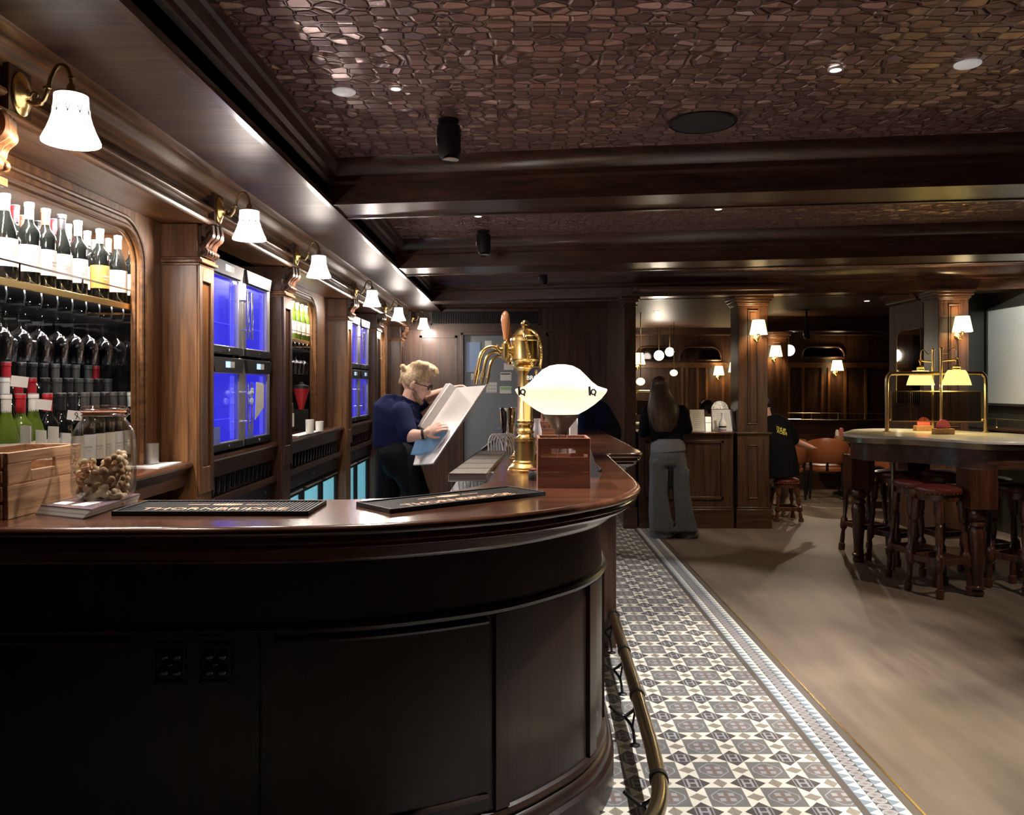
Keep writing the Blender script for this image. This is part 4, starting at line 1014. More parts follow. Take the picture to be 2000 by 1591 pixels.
# bar mats with raised ribs and orange lettering
def bar_mat(c, ang, L, Wd, word, label):
    t = thing('bar_mat', label, 'bar mat', (c[0],c[1],ZB), ang)
    obj('base', MB().box(-L/2,L/2,-Wd/2,Wd/2,0.0005,.004), M['rubber'], t)
    rm = MB().box(-L/2,L/2,-Wd/2,-Wd/2+.006,.0005,.014).box(-L/2,L/2,Wd/2-.006,Wd/2,.0005,.014).box(-L/2,-L/2+.006,-Wd/2,Wd/2,.0005,.014).box(L/2-.006,L/2,-Wd/2,Wd/2,.0005,.014)
    obj('rim', rm, M['rubber'], t, bevel=.001)
    rb = MB(); n = int(L/.011)
    for i in range(1,n): x = -L/2+L*i/n; rb.box(x-.0026,x+.0026,-Wd/2+.006,Wd/2-.006,.003,.010)
    obj('ribs', rb, M['rubber'], t)
    if word:
        om = simple('mat_print',(.8,.45,.3),.6)
        o = text('lettering', word, .062, om, Matrix.Translation((-.01,-.045,.0102)), None, .0006); o.parent = t
        e = MB(); 
        for i in range(10): e.box(-.045+i*.009,-.039+i*.009,.03-.010*math.sin(i/9*PI),.05+.006*math.sin(i/9*PI),.010,.0112)
        e.box(-.12,-.055,.034,.040,.010,.0112).box(.055,.12,.034,.040,.010,.0112)
        obj('emblem', e, om, t)
    return t
bar_mat((-.885,2.463), 0, .565, .225, 'THORNBRIDGE', 'black ribbed rubber bar mat with orange lettering beside the glass jar')
A, B = Vector((-.373,2.39)), Vector((.094,2.79)); dr = (B-A).normalized(); nr = Vector((-dr.y,dr.x)); L2 = (B-A).length; c2 = (A+B)/2+nr*.10
bar_mat(c2, math.atan2(dr.y,dr.x), L2, .20, 'THORNBRIDGE', 'black ribbed bar mat with orange lettering in front of the drip tray')
bar_mat((.275,3.78), PI/2, .50, .17, None, 'plain black ribbed mat on the bar right of the reddish crate')
# drip tray at the inner edge
t = thing('drip_tray','long stainless steel drip tray with a perforated grid along the inner bar edge','drip tray',(-.16,3.9,ZB))
fl, fr_, bl, br_ = (PX(875,3.34),3.34),(PX(950,3.34),3.34),(PX(936,4.49),4.49),(PX(988,4.49),4.49)
zt = ZB+.012
obj('pan', MB().hexa([(*fl,zt-.030),(*fr_,zt-.030),(*br_,zt-.030),(*bl,zt-.030)],[(*fl,zt),(*fr_,zt),(*br_,zt),(*bl,zt)]), M['steel'], t, True, bevel=.002)
rim = MB()
for p,q in ((fl,fr_),(fr_,br_),(br_,bl),(bl,fl)): rim.tube([(*p,zt+.001),(*q,zt+.001)], .003, 6)
obj('rolled_rim', rim, M['chrome'], t, True)
gm = MB()
for k in range(1,5):
    a = Vector(fl).lerp(Vector(bl),k/5); b = Vector(fr_).lerp(Vector(br_),k/5); gm.tube([(a.x,a.y,zt+.001),(b.x,b.y,zt+.001)], .0018, 6)
for k in range(1,14):
    a = Vector(fl).lerp(Vector(fr_),k/14); b = Vector(bl).lerp(Vector(br_),k/14); gm.tube([(a.x,a.y,zt+.0008),(b.x,b.y,zt+.0008)], .0009, 5)
obj('grid', gm, M['brass_old'], t, True)
obj('bracket_foot', MB().box(-.14,-.105,3.5,3.55,ZB-.0,ZB+.0005).box(-.13,-.10,4.2,4.25,ZB,ZB+.0005), M['steel'], t, True)
# glasses hung upside down below the drip tray
for i in range(5):
    D = 3.37+i*.0; x = PX(893+i*14,3.40)
    g_ = dup(tg, (x,3.42,ZB-.092), 0, 'clear glass stacked under the near end of the drip tray, %s from left' % ORD[i], 'glasses under the drip tray'); g_.scale = (.85,.85,.55)
t = thing('under_shelf','steel speed rail shelf fixed to the inside of the bar under the drip tray','shelf',(-.2,3.6,1.02)); obj('shelf_plate', MB().box(-.30,-.155,3.34,4.5,1.02,1.032), M['steel'], t, True); obj('support', MB().box(-.19,-.175,3.36,4.48,.0,1.02), M['steel'], t, True)
# beer font towers in a row
def font(label):
    t = thing('beer_tower', label, 'beer font', (0,0,0), 0, 'brass beer towers in a row')
    obj('base_flange', MB().lathe([(.077,0),(.078,.006),(.072,.010),(.073,.016),(.064,.022),(.058,.030),(.052,.034),(.054,.040),(.047,.046)], (0,0,0), 40), M['brass'], t)
    obj('column', MB().lathe([(.0455,.044),(.0455,.132),(.050,.135),(.050,.141),(.045,.144),(.033,.150),(.028,.160),(.034,.166),(.0375,.176),(.034,.186),(.027,.190),(.026,.20),(.032,.204),(.036,.21),(.038,.216),(.036,.222),(.033,.226),(.033,.438),(.040,.442),(.048,.452),(.040,.462),(.034,.466)], (0,0,0), 40), M['brass'], t)
    obj('head', MB().lathe([(.034,.466),(.05,.474),(.060,.480),(.064,.488),(.062,.494),(.062,.568),(.066,.572),(.064,.580),(.055,.586),(.058,.592),(.048,.600),(.040,.612),(.028,.622),(.018,.628),(.012,.633),(.017,.639),(.018,.648),(.012,.658),(0,.662)], (0,0,0), 40), M['brass'], t)
    tp = obj('tap', MB().tube([(-.055,-.02,.530),(-.110,-.02,.530)], .013, 14).lathe([(.017,-.03),(.017,.03)], (-.085,-.02,.525), 14).tube([(-.06,-.02,.515),(-.13,-.02,.540)], .010, 10).lathe([(.016,0),(.019,.004),(.016,.008)], (-.125,-.02,.54), 14, 'x').lathe([(.016,0),(.019,.004),(.016,.008)], (-.06,-.02,.53), 14, 'x'), M['brass'], t)
    sp = catmull([(-.12,-.02,.540),(-.150,-.02,.543),(-.178,-.02,.530),(-.195,-.02,.500),(-.204,-.02,.462),(-.210,-.02,.43)], 5)
    obj('spout', MB().tube(sp, .0085, 12), M['brass'], tp)
    q = sp[-1]; dv = (sp[-1]-sp[-3]).normalized()
    obj('nozzle', MB().tube([q-dv*.012,q+dv*.012,q+dv*.014,q+dv*.05], [.0125,.0125,.010,.009], 14), M['brass'], tp)
    hb = MB().lathe([(.010,0),(.012,.012),(.008,.018),(.010,.026)], (-.085,-.02,.548), 14); obj('lever', hb, M['brass'], tp)
    obj('wooden_handle', MB().lathe([(.0085,0),(.011,.02),(.0175,.065),(.0195,.09),(.018,.108),(.012,.120),(.006,.126),(0,.128)], (-.085,-.02,.572), 20), wood('tap_handle',(.30,.11,.05),(.5,.22,.1),'z',rough=.25,coat=.5), tp)
    return t
f1 = font('nearest tall brass beer tower with wooden tap handle and hanging black badge'); f1.location = (.030,3.60,ZB)
dup(f1, (.032,4.15,ZB), 0, 'second brass beer tower, directly behind the badge tower'); dup(f1, (.034,4.80,ZB), 0, 'third and farthest brass beer tower, hidden behind the other two')
# badge on chain
bc = P(1047,737,3.515)
t = thing('badge','black oval beer badge lettered BROCK hanging by a brass chain from the nearest tower','badge',bc)
obj('plate', MB().lathe([(.040,0),(.043,.002),(.043,.005),(.039,.006),(.038,.004)], (0,.0,0), 40, 'y', cap=True, mat=Matrix.Scale(-1,3,(0,1,0)), sx=1.12, sy=.95), M['brass'], t)
obj('black_face', MB().lathe([(.039,.0052),(.0,.0056)], (0,0,0), 40, 'y', cap=False, mat=Matrix.Scale(-1,3,(0,1,0)), sx=1.12, sy=.95), simple('badge_black',(.015,.012,.03),.3), t)
o = text('lettering', 'BRÓCK', .026, M['white'], Matrix.Translation((.002,-.0075,-.002)) @ Matrix.Rotation(PI/2,4,'X'), None, .0006); o.parent = t
obj('crest', MB().box(-.005,.005,-.0078,-.006,.018,.034).box(-.0025,.0025,-.0078,-.006,.012,.020), M['brass'], t)
ch = MB(); link_path = [catmull([P(1024,642,3.58),P(1024,652,3.54),P(1030,675,3.525),P(1036,700,3.52),P(1040,716,3.518)],8), catmull([P(1030,642,3.58),P(1043,648,3.54),P(1052,660,3.53),P(1057,678,3.53),P(1057,700,3.525),P(1054,716,3.518)],8)]
for pth in link_path:
    for i in range(0,len(pth)-1):
        m_ = (pth[i]+pth[i+1])/2; d_ = (pth[i+1]-pth[i]).normalized(); sd = Vector((1,0,0)) if i%2 else Vector((0,1,0)); sd = (sd-d_*sd.dot(d_)).normalized()
        ch.tube([m_+d_*.0075*math.cos(a*PI/5)+sd*.0048*math.sin(a*PI/5) for a in range(10)], .0017, 5, closed=True)
obj('chain', ch, M['brass'], t, True)
# glowing table lamp on the bar
lc = Vector((PX(1096,3.42),3.42,ZB))
t = thing('bar_lamp','glowing alabaster-shaded lamp on a bronze stand on the bar','lamp',lc)
obj('stand', MB().lathe([(.068,0),(.070,.006),(.055,.014),(.030,.024),(.0237,.04),(.0237,.165),(.027,.185),(.040,.205),(.060,.228),(.073,.246),(.076,.254),(.070,.254)], (0,0,0), 36), simple('bronze_stand',(.16,.12,.105),.35,.6), t)
obj('glass_shade', MB().lathe([(.055,.252),(.075,.256),(.105,.272),(.140,.296),(.168,.320),(.186,.342),(.192,.354),(.190,.360),(.176,.364),(.152,.372),(.128,.390),(.104,.415),(.078,.440),(.048,.456),(.02,.461),(0,.462)], (0,0,0), 48), M['shade_big'], t)
for px in (1019,1150):
    dx = (px-1096)/F*3.42; yy = -math.sqrt(max(.0004,.197**2-dx*dx)); p = Vector((dx,yy,.352))
    cm = MB().tube([p+Vector((-.012,-.006,.018)),p+Vector((-.010,-.008,-.018))], .0045, 8)
    cm.tube([p+Vector((.004+.009*math.cos(a*PI/5),-.009,-.004+.010*math.sin(a*PI/5))) for a in range(10)], .0036, 6, closed=True).ball(p+Vector((.010,-.008,-.017)),.004,8,6)
    obj('black_clip', cm, M['black'], t)
light('bar_lamp_bulb','POINT',lc+Vector((0,0,.385)),3.0,(1,.88,.68),.05)
# wooden crate behind the front mat and its cutlery
cx, cy = PX(1099,3.08), 3.08
def box_crate(label, c, Wd, Dp, Hh, fill):
    t = thing('wooden_crate', label, 'crate', c)
    for s_ in (-1,1):
        obj('side_board', MB().box(s_*Wd/2-(.01 if s_>0 else 0), s_*Wd/2+(0 if s_>0 else .01), -Dp/2, Dp/2, 0, Hh), M['crate_red'], t, bevel=.0015)
        y = s_*(Dp/2-.005)
        obj('lower_board', MB().box(-Wd/2+.01,Wd/2-.01,y-.005,y+.005,0,Hh*.31), M['crate_red'], t, bevel=.001)
        obj('middle_board', MB().box(-Wd/2+.01,Wd/2-.01,y-.005,y+.005,Hh*.325,Hh*.62), M['crate_red'], t, bevel=.001)
        ub = MB().box(-Wd/2+.01,-Wd*.24,y-.005,y+.005,Hh*.68,Hh).box(Wd*.22,Wd/2-.01,y-.005,y+.005,Hh*.68,Hh).box(-Wd*.24,Wd*.22,y-.005,y+.005,Hh*.79,Hh)
        obj('slotted_board', ub, M['crate_red'], t, bevel=.001)
    obj('base', MB().box(-Wd/2+.01,Wd/2-.01,-Dp/2+.01,Dp/2-.01,.002,.01), M['crate_red'], t)
    return t
box_crate('reddish wooden crate with slotted front in front of the glowing bar lamp', (cx,cy,ZB), .192, .19, .182, 0)
for i,(dx,lb) in enumerate(((-.025,'left'),(.025,'right'))):
    t = thing('cutlery','%s silver fork standing inside the reddish crate'%lb,'cutlery',(cx+dx,cy,ZB+.012)); obj('fork', MB().tube([(0,0,0),(-dx*.3,.0,.12),(-dx*.5,0,.175)], [.002,.0025,.006], 8), M['chrome'], t)
box_crate('smaller wooden crate farther along the bar, left of the lamp stand', (PX(1070,5.70),5.72,ZB), .14, .14, .125, 0)
for i,(dx,hh) in enumerate(((-.04,.10),(-.01,.085),(.03,.07))):
    t = thing('wrapped_bottle','brownish bottle packed in the smaller crate, %s from left'%ORD[i],'bottle',(PX(1070,5.72)+dx,5.72,ZB+.011)); obj('bottle_body', MB().lathe([(.016,0),(.018,.08),(.014,.12),(.008,.13+hh*.2),(.008,.13+hh*.5),(0,.131+hh*.5)], (0,0,0), 14), simple('brown_glass',(.2,.09,.06),.3), t)
# steel bucket, glass rack, black tray, small items behind the towers
t = thing('steel_bucket','tall flared stainless steel bucket behind the spouts of the beer towers','bucket',(PX(992,4.85),4.85,ZB)); obj('shell', MB().lathe([(.034,0),(.037,.004),(.043,.16),(.048,.22),(.054,.238),(.056,.243),(.053,.243),(.046,.22),(.041,.16),(.034,.008),(0,.008)], (0,0,0), 32), M['chrome'], t)
obj('blue_liner', MB().lathe([(.0525,.239),(.048,.236),(.0,.235)], (0,0,0), 24, cap=False), M['bluecloth'], t)
t = thing('wire_rack','row of white curved wire arches beside the far end of the drip tray','rack',(-.09,4.66,ZB-.0)); wmr = MB()
for i in range(7):
    x = PX(966+i*5.2,4.60); y = 4.56+i*.012
    wmr.tube(catmull([(x-.03,y,ZB+.0),(x-.032,y,ZB+.06),(x-.012,y+.01,ZB+.10),(x+.022,y+.02,ZB+.085),(x+.045,y+.03,ZB+.04),(x+.05,y+.03,ZB+.0)],5), .0042, 7)
obj('arches', wmr, M['white'], t, True)
t = thing('clear_lid','clear plastic lid resting at the top of the white wire rack','lid',P(972,843,4.66)); obj('dome', MB().lathe([(.03,0),(.028,.012),(.015,.022),(0,.024)], (0,0,0), 20), M['glass'], t)
t = thing('black_tray','flat black tray leaning behind the white wire rack','tray',P(962,872,4.98)); rot = Matrix.Rotation(math.radians(-38),3,'Y'); obj('tray_body', MB().obox((.03,0,.05), .24, .14, .02, rot), M['rubber'], t)
t = thing('small_pot','small dark lidded pot left of the reddish crate','pot',(PX(1042,3.19),3.24,ZB)); obj('pot_body', MB().lathe([(.017,0),(.020,.004),(.020,.034),(.017,.038)], (0,0,0), 20), M['rubber'], t); obj('lid', MB().lathe([(.018,.0382),(.019,.043),(.008,.048),(0,.049)], (0,0,0), 20), M['leather_red'], t)
t = thing('jug','white and pink glass jug behind the brass towers, left of the lamp stand','jug',(PX(1049,5.25),5.25,ZB)); obj('jug_body', MB().lathe([(.026,0),(.03,.006),(.03,.08),(.024,.11),(.018,.14),(.022,.16),(.02,.16),(0,.02)], (0,0,0), 20), simple('jug_ceramic',(.75,.68,.68),.3), t); obj('handle', MB().tube(catmull([(-.026,0,.13),(-.05,0,.11),(-.045,0,.06),(-.03,0,.04)],5), .005, 8), M['chrome'], t)
t = thing('napkin_stack','upright white napkins behind the lamp stand','napkins',(PX(1120,5.5),5.5,ZB)); 
obj('napkins', MB().box(-.026,.026,-.05,.05,.0,.155), M['white'], t, bevel=.004); obj('holder', MB().box(-.032,.032,-.055,.055,0,.02).box(.0262,.030,-.05,.05,0.02,.12), M['black'], t)
t = thing('pen','white pen leaning behind the reddish crate','pen',(PX(1107,3.6),3.62,ZB)); obj('barrel', MB().tube([(0,0,.004),(-.008,.03,.155)], .004, 8), M['white'], t)
t = thing('menu_card','dark menu card leaning out behind the right side of the reddish crate','menu',(PX(1150,3.3),3.32,ZB)); obj('card', MB().hexa([(-.02,0,0),(.05,.03,0),(.05,.033,0),(-.02,.003,0)],[(-.05,.0,.16),(.0,.03,.15),(.0,.033,.15),(-.05,.003,.16)]), simple('menu_dark',(.03,.025,.025),.4), t)
M['reeded'] = thin_glass('reeded_glass',(.50,.47,.43),.82,.1)
# ================================================================== SERVICE COUNTER, COLUMNS, FAR ROOM
def column(x0, x1, D, dp, zt, label, base=True, top=None):
    t = thing('column', label, 'column', ((x0+x1)/2,D+dp/2,0))
    obj('shaft', MB().box(x0,x1,D,D+dp,0,zt-.09), M['dark_z'], t, True, bevel=.004)
    w = x1-x0; pm = MB(); z0, z1 = 1.10, zt-.16
    a, b = x0+w*.36, x1-w*.36
    for (p,q,r,s) in ((a-.012,a,z0,z1),(b,b+.012,z0,z1),(a-.012,b+.012,z1,z1+.012),(a-.012,b+.012,z0-.012,z0)): pm.box(p,q,D-.010,D,r,s)
    pm.box(a+.012,b-.012,D-.006,D,z0+.012,z1-.012)
    obj('panel_moulding', pm, M['dark_z'], t, True, bevel=.003)
    cp = MB()
    for k,(e,za,zb) in enumerate(((.008,zt-.10,zt-.085),(.018,zt-.085,zt-.06),(.036,zt-.06,zt-.03),(.05,zt-.03,zt-.004))): cp.box(x0-e,x1+e,D-e,D+dp+e,za,zb)
    obj('capital', cp, M['dark_x'], t, True, bevel=.004)
    if base:
        lp = MB(); lp.box(a-.012,a,D-.030,D-.02,.32,.86).box(b,b+.012,D-.030,D-.02,.32,.86).box(a-.012,b+.012,D-.03,D-.02,.86,.872).box(a-.012,b+.012,D-.03,D-.02,.308,.32)
        obj('pedestal', MB().box(x0-.012,x1+.012,D-.02,D+dp+.01,.22,.985), M['dark_z'], t, True, bevel=.003); obj('pedestal_moulding', lp, M['dark_z'], t, True, bevel=.003)
        obj('plinth', MB().box(x0-.03,x1+.035,D-.045,D+dp+.02,0,.20).box(x0-.02,x1+.022,D-.032,D+dp+.015,.20,.222), M['dark_x'], t, True, bevel=.004)
        obj('dado_cap', MB().box(x0-.03,x1+.035,D-.045,D+dp+.02,.985,1.006), M['dark_x'], t, True, bevel=.004)
    return t
column(2.315,2.625,8.62,.31,2.44,'square panelled column at the right end of the service counter')
column(4.105,4.40,8.0,.295,2.44,'square panelled column behind the marble table, right of its lamps', base=False)
column(3.50,3.79,11.5,.30,2.26,'farther square column in the back room, right of the counter column', base=False)
struct('trim_10', MB().box(3.3,9.4,11.52,11.8,2.262,2.47).box(3.3,9.4,11.49,11.52,2.262,2.30), M['dark_x'])
struct('trim_11', MB().ext_y([(4.1,2.36),(4.06,2.38),(4.05,2.41),(3.99,2.45),(3.98,2.47),(4.1,2.47)], 8.36, 9.05), M['dark_y'])
struct('trim_12', MB().box(1.26,9.4,13.9,14.2,2.36,2.47), M['dark_x'])
# service counter
t = thing('service_counter','dark panelled service counter the woman is standing at','counter',(1.78,8.85,0))
x0, x1 = 1.265, 2.262
obj('worktop', MB().box(x0-.0,x1+.0,8.57,9.12,.985,1.010), M['mahog'], t, True, bevel=.006)
obj('front', MB().box(x0,x1,8.62,8.64,.22,.985), M['dark_z'], t, True)
pm = MB(); frame_rect(pm, x0+.08, x1-.10, 8.62, .30, .92, .03, .018); obj('front_panel', pm, M['dark_x'], t, True, bevel=.003)
obj('plinth', MB().box(x0,x1,8.585,8.64,0,.20).box(x0,x1,8.60,8.64,.20,.222), M['dark_x'], t, True, bevel=.003)
obj('back', MB().box(x0,x1,9.08,9.10,0,.985), M['dark_z'], t, True)
zc = 1.0102
def menu_holder(px0, px1, label, extra=0):
    a, b = PX(px0,8.72), PX(px1,8.72); cx = (a+b)/2; t = thing('menu_stand', label, 'menu stand', (cx,8.72,zc)); w = (b-a)/2
    obj('board', MB().hexa([(-w-.008,0,0),(w+.008,0,0),(w+.008,.012,0),(-w-.008,.012,0)],[(-w-.008,.05,.235),(w+.008,.05,.235),(w+.008,.062,.235),(-w-.008,.062,.235)]), M['leather_red'], t)
    obj('page', MB().hexa([(-w,-.003,.002),(w,-.003,.002),(w,-.0005,.002),(-w,-.0005,.002)],[(-w,.046,.228),(w,.046,.228),(w,.0485,.228),(-w,.0485,.228)]), M['white'], t)
    pr = MB()
    for i in range(8):
        z = .04+i*.021; y = -.003+z/.228*.049-.0012; pr.box(-w*.55,w*.45,y,y+.0008,z,z+.004)
    obj('print', pr, M['paper_grey'], t)
    for i in range(extra):
        obj('loose_page', MB().hexa([(w+.012+i*.014,.0,.002),(w+.016+i*.014,.05,.002),(w+.018+i*.014,.05,.002),(w+.014+i*.014,.0,.002)],[(w+.0+i*.008,.05,.215),(w+.006+i*.008,.10,.215),(w+.008+i*.008,.10,.215),(w+.002+i*.008,.05,.215)]), M['white'], t)
    return t
menu_holder(1349,1377,'white drinks menu on a dark stand, next to the woman on the counter')
menu_holder(1392,1432,'white menu on a dark stand beside the square column',2)
t = thing('menu_stand','white leaflet turned sideways, beside the woman on the counter','leaflet',(PX(1344,8.78),8.80,zc)); obj('page', MB().hexa([(-.03,0,0),(.02,.05,0),(.022,.048,0),(-.028,-.002,0)],[(-.045,.02,.225),(.01,.07,.225),(.012,.068,.225),(-.043,.018,.225)]), M['white'], t)
t = thing('bottle','white bottle-shaped display with a dark label before the right menu','bottle',(PX(1411,8.63),8.63,zc)); obj('bottle_body', MB().lathe([(.038,0),(.04,.004),(.04,.085),(.03,.105),(.012,.14),(.011,.185),(.013,.187),(.013,.2),(0,.2)], (0,0,0), 20), M['white'], t); obj('label', MB().lathe([(.0405,.045),(.0405,.062)], (0,0,0), 20, cap=False), M['black'], t); obj('base_band', MB().lathe([(.0405,.004),(.0405,.03)], (0,0,0), 20, cap=False), simple('mauve_band',(.35,.25,.28),.5), t)
t = thing('table_lamp','small lamp with a patterned cream mosaic dome behind the right menu','lamp',(PX(1406,8.98),8.98,zc)); obj('base', MB().lathe([(.05,0),(.05,.01),(.012,.02),(.010,.2),(.014,.215),(0,.22)], (0,0,0), 20), M['brass_old'], t)
mo, nt, b = newmat('mosaic_glass'); vo = N(nt,'ShaderNodeTexVoronoi'); vo.inputs['Scale'].default_value = 60; tc = N(nt,'ShaderNodeTexCoord'); nt.links.new(tc.outputs['Object'], vo.inputs['Vector']); cr = N(nt,'ShaderNodeValToRGB'); cr.color_ramp.elements[0].color = rgb((.12,.07,.03)); cr.color_ramp.elements[1].color = rgb((.85,.75,.55)); cr.color_ramp.elements[1].position = .45; nt.links.new(vo.outputs['Color'], cr.inputs['Fac']); nt.links.new(cr.outputs['Color'], b.inputs['Base Color']); nt.links.new(cr.outputs['Color'], b.inputs['Emission Color']); b.inputs['Emission Strength'].default_value = .5
obj('mosaic_shade', MB().lathe([(.095,.205),(.092,.235),(.08,.27),(.058,.298),(.03,.313),(0,.318)], (0,0,0), 28), mo, t)
t = thing('light_box','small glowing cream box between the two menus','sign',(PX(1384,8.8),8.80,zc)); obj('box_body', MB().box(-.028,.028,0,.05,0,.15), emis('cream_glow',(1,.95,.7),.9), t, bevel=.003); obj('band', MB().box(-.029,.029,-.001,.051,.085,.09), M['black'], t)
# column sconces
def sconce(label):
    t = thing('column_sconce', label, 'wall lamp', (0,0,0), 0, 'shaded sconces on columns and panels')
    obj('wall_plate', MB().lathe([(.026,0),(.026,-.006),(.012,-.012),(0,-.013)], (0,0,0), 20, 'y'), M['brass'], t)
    am = MB().tube(catmull([(0,-.006,0),(.0,-.035,-.03),(.0,-.075,-.035),(0,-.10,-.005),(0,-.10,.04)],6), .0055, 10); am.ball((0,-.078,-.037),.009).lathe([(.016,.03),(.02,.04),(.012,.046)], (0,-.10,0), 14); obj('arm', am, M['brass'], t)
    obj('shade', MB().lathe([(.088,.035),(.090,.037),(.062,.185),(.060,.184)], (0,-.10,0), 28, cap=False), M['shade_warm'], t); return t
ss = None
for (px, py, D, lb, e, sc_) in ((1476,655,8.61,'cream-shaded brass sconce on the square column at the counter end',13,1),(1869,650,7.99,'cream-shaded brass sconce on the column behind the marble table',12,1),(1511,697,11.49,'cream-shaded brass sconce on the farther square column',9,1),
                        (1401,733,14.45,'small bright sconce on the far wall, left of the square column',6,1.05),(1431,728,14.45,'small bright sconce on the far wall, half hidden by the counter column',6,1.15),(1245,713,14.40,'tall bright sconce at the dark pillar edge in the far room',7,1.3),(1630,725,14.45,'small sconce on the dark panelled far wall, right room',7,1.2)):
    loc = (PX(px,D),D,PZ(py,D)-.03)
    if ss is None: ss = sconce(lb); ss.location = loc; o = ss
    else: o = dup(ss, loc, 0, lb)
    o.scale = (sc_,sc_,sc_)
    light('sconce_bulb','POINT',(loc[0],loc[1]-.10*sc_,loc[2]+.12*sc_),e,(1,.72,.38),.035)
# far wall panelling: transoms, stiles, ledge
def panel_mirror(px0, px1, y0, y1, label):
    D = 14.49; a, b, z0, z1 = PX(px0,D), PX(px1,D), PZ(y1,D), PZ(y0,D); t = thing('transom_mirror', label, 'mirror', ((a+b)/2,D,z0)); r = (z1-z0)*.75
    pts = [(a,z0),(b,z0)]+[(b-r+r*math.cos(an*PI/16), z1-r+r*math.sin(an*PI/16)) for an in range(9)]+[(a+r-r*math.sin(an*PI/16), z1-r+r*math.cos(an*PI/16)) for an in range(9)]
    obj('glass', MB().hexa([(x,D-.012,z) for x,z in pts],[(x,D-.004,z) for x,z in pts]), M['mirrordark'], t, True); obj('frame', MB().tube([(x,D-.012,z) for x,z in pts], .02, 8, closed=True), M['dark_x'], t, True)
panel_mirror(1243,1316,677,703,'arched transom mirror left on the far wall, above the woman'); panel_mirror(1327,1408,677,703,'arched transom mirror right on the far wall, above the menus'); panel_mirror(1566,1648,677,698,'arched transom mirror on the far wall of the right room')
fp = MB(); D = 14.5
fp.box(1.3,9.4,D-.05,D,PZ(718,D),PZ(708,D))
struct('trim_13', fp, M['oak_y'])
fs_ = MB()
for px in (1332,1341,1362,1380,1412,1455,1540,1568,1605,1618,1650,1690): fs_.box(PX(px-2,D),PX(px+2,D),D-.035,D,.85,PZ(718,D))
struct('trim_14', fs_, M['oak_z'])
struct('trim_15', MB().box(1.3,9.4,D-.08,D,.80,.86), M['dark_x'])
for (px,py,Dg,r,lb) in ((1287,694,13.6,.085,'larger white globe imitating a lamp reflection in the transom glass, left in the far room'),(1308,687,13.3,.075,'smaller white globe imitating a lamp reflection, beside the larger globe'),(1541,684,13.0,.09,'white opal globe lamp just right of the farther square column')):  # left two globes stand in for lamp reflections in the transom glass
    c = P(px,py,Dg); t = thing('globe_lamp', lb, 'pendant lamp', (c.x,c.y,2.4702)); dz = c.z-t.location.z
    obj('globe', MB().ball((0,0,dz), r, 20, 14), M['shade'], t); obj('stem', MB().tube([(0,0,-.001),(0,0,dz+r)], .008, 8).lathe([(.04,-.001),(.04,-.012),(.01,-.016)], (0,0,0), 16), M['brass_old'], t)
light('far_room_fill','POINT',P(1287,694,13.0),26,(1,.85,.65),.1)  # added lamp that brightens the far room
# partition with brass gallery rail, bench behind the chairs
t = thing('partition','dark panelled partition with a low brass gallery rail behind the leather chairs','partition',(5.0,11.9,0))
obj('panelling', MB().box(3.82,7.4,11.85,11.95,0,1.0).box(3.82,7.4,11.83,11.97,.97,1.0), M['dark_x'], t, True, bevel=.004)
obj('rail', MB().tube([(3.84,11.88,1.095),(7.4,11.88,1.095)], .006, 8).tube([(3.84,11.88,1.004),(7.4,11.88,1.004)], .004, 8), M['brass'], t, True)
for px in (1585,1637,1689): obj('rail_post', MB().tube([(PX(px,11.88),11.88,1.0),(PX(px,11.88),11.88,1.10)], .006, 8), M['brass'], t, True)
t = thing('ledge_light','short white lit strip on the ledge beside the farther column','light strip',(PX(1551,11.92),11.92,1.0)); obj('strip', MB().box(-.09,.09,-.03,-.01,.0,.012), M['whitelit'], t)
# brass screen with lamps seen past the woman
def brass_screen(t, W, z1, zg0, zg1):
    fr = catmull([(-W,0,0),(-W,0,z1*.5),(-W,0,z1-.06),(-W+.02,0,z1-.012),(-W+.06,0,z1),(0,0,z1),(W-.06,0,z1),(W-.02,0,z1-.012),(W,0,z1-.06),(W,0,z1*.5),(W,0,0)], 5)
    obj('tube_frame', MB().tube(fr, .0165, 14).lathe([(.03,0),(.03,.006),(.018,.01)], (-W,0,0), 18).lathe([(.03,0),(.03,.006),(.018,.01)], (W,0,0), 18), M['brass_old'], t)
    g = W-.028; gf = MB().box(-g,g,-.006,.006,zg1-.008,zg1).box(-g,g,-.006,.006,zg0,zg0+.010).box(-g,-g+.010,-.006,.006,zg0,zg1).box(g-.010,g,-.006,.006,zg0,zg1); gf.ball((-g-.004,0,zg0+.02),.012,8,6).ball((g+.004,0,zg0+.02),.012,8,6); obj('glass_frame', gf, M['brass_old'], t)
    rg = MB(); n = 46
    for i in range(n): x = -g+.010+(2*g-.02)*(i+.5)/n; rg.tube([(x,0,zg0+.01),(x,0,zg1-.008)], (g-.01)/n*1.04, 8)
    obj('reeded_glass', rg, M['reeded'], t)
t = thing('brass_screen','brass tube screen with lamps seen past the left of the woman','screen',(PX(1268,11.0),11.0,1.0)); brass_screen(t, .20, .42, .1, .3)
obj('pedestal', MB().box(-.28,.28,-.15,.15,-1.0,-.02).box(-.32,.32,-.18,.18,-.02,-.0), M['white'], t)
for i,(px,py) in enumerate(((1251,745),(1316,728))):
    D = 10.9 if i==0 else 12.6; c = P(px,py,D); t2 = thing('globe_lamp', ('bright lamp left of the woman, past the dark pillar','bright lamp just right of the woman\'s head in the far room')[i], 'pendant lamp', (c.x,c.y,2.4702)); dz = c.z-2.4702
    obj('globe', MB().ball((0,0,dz), (.06,.06,.05), 16, 10), M['shade_warm'], t2); obj('stem', MB().tube([(0,0,-.001),(0,0,dz+.05)], .006, 8), M['brass_old'], t2)
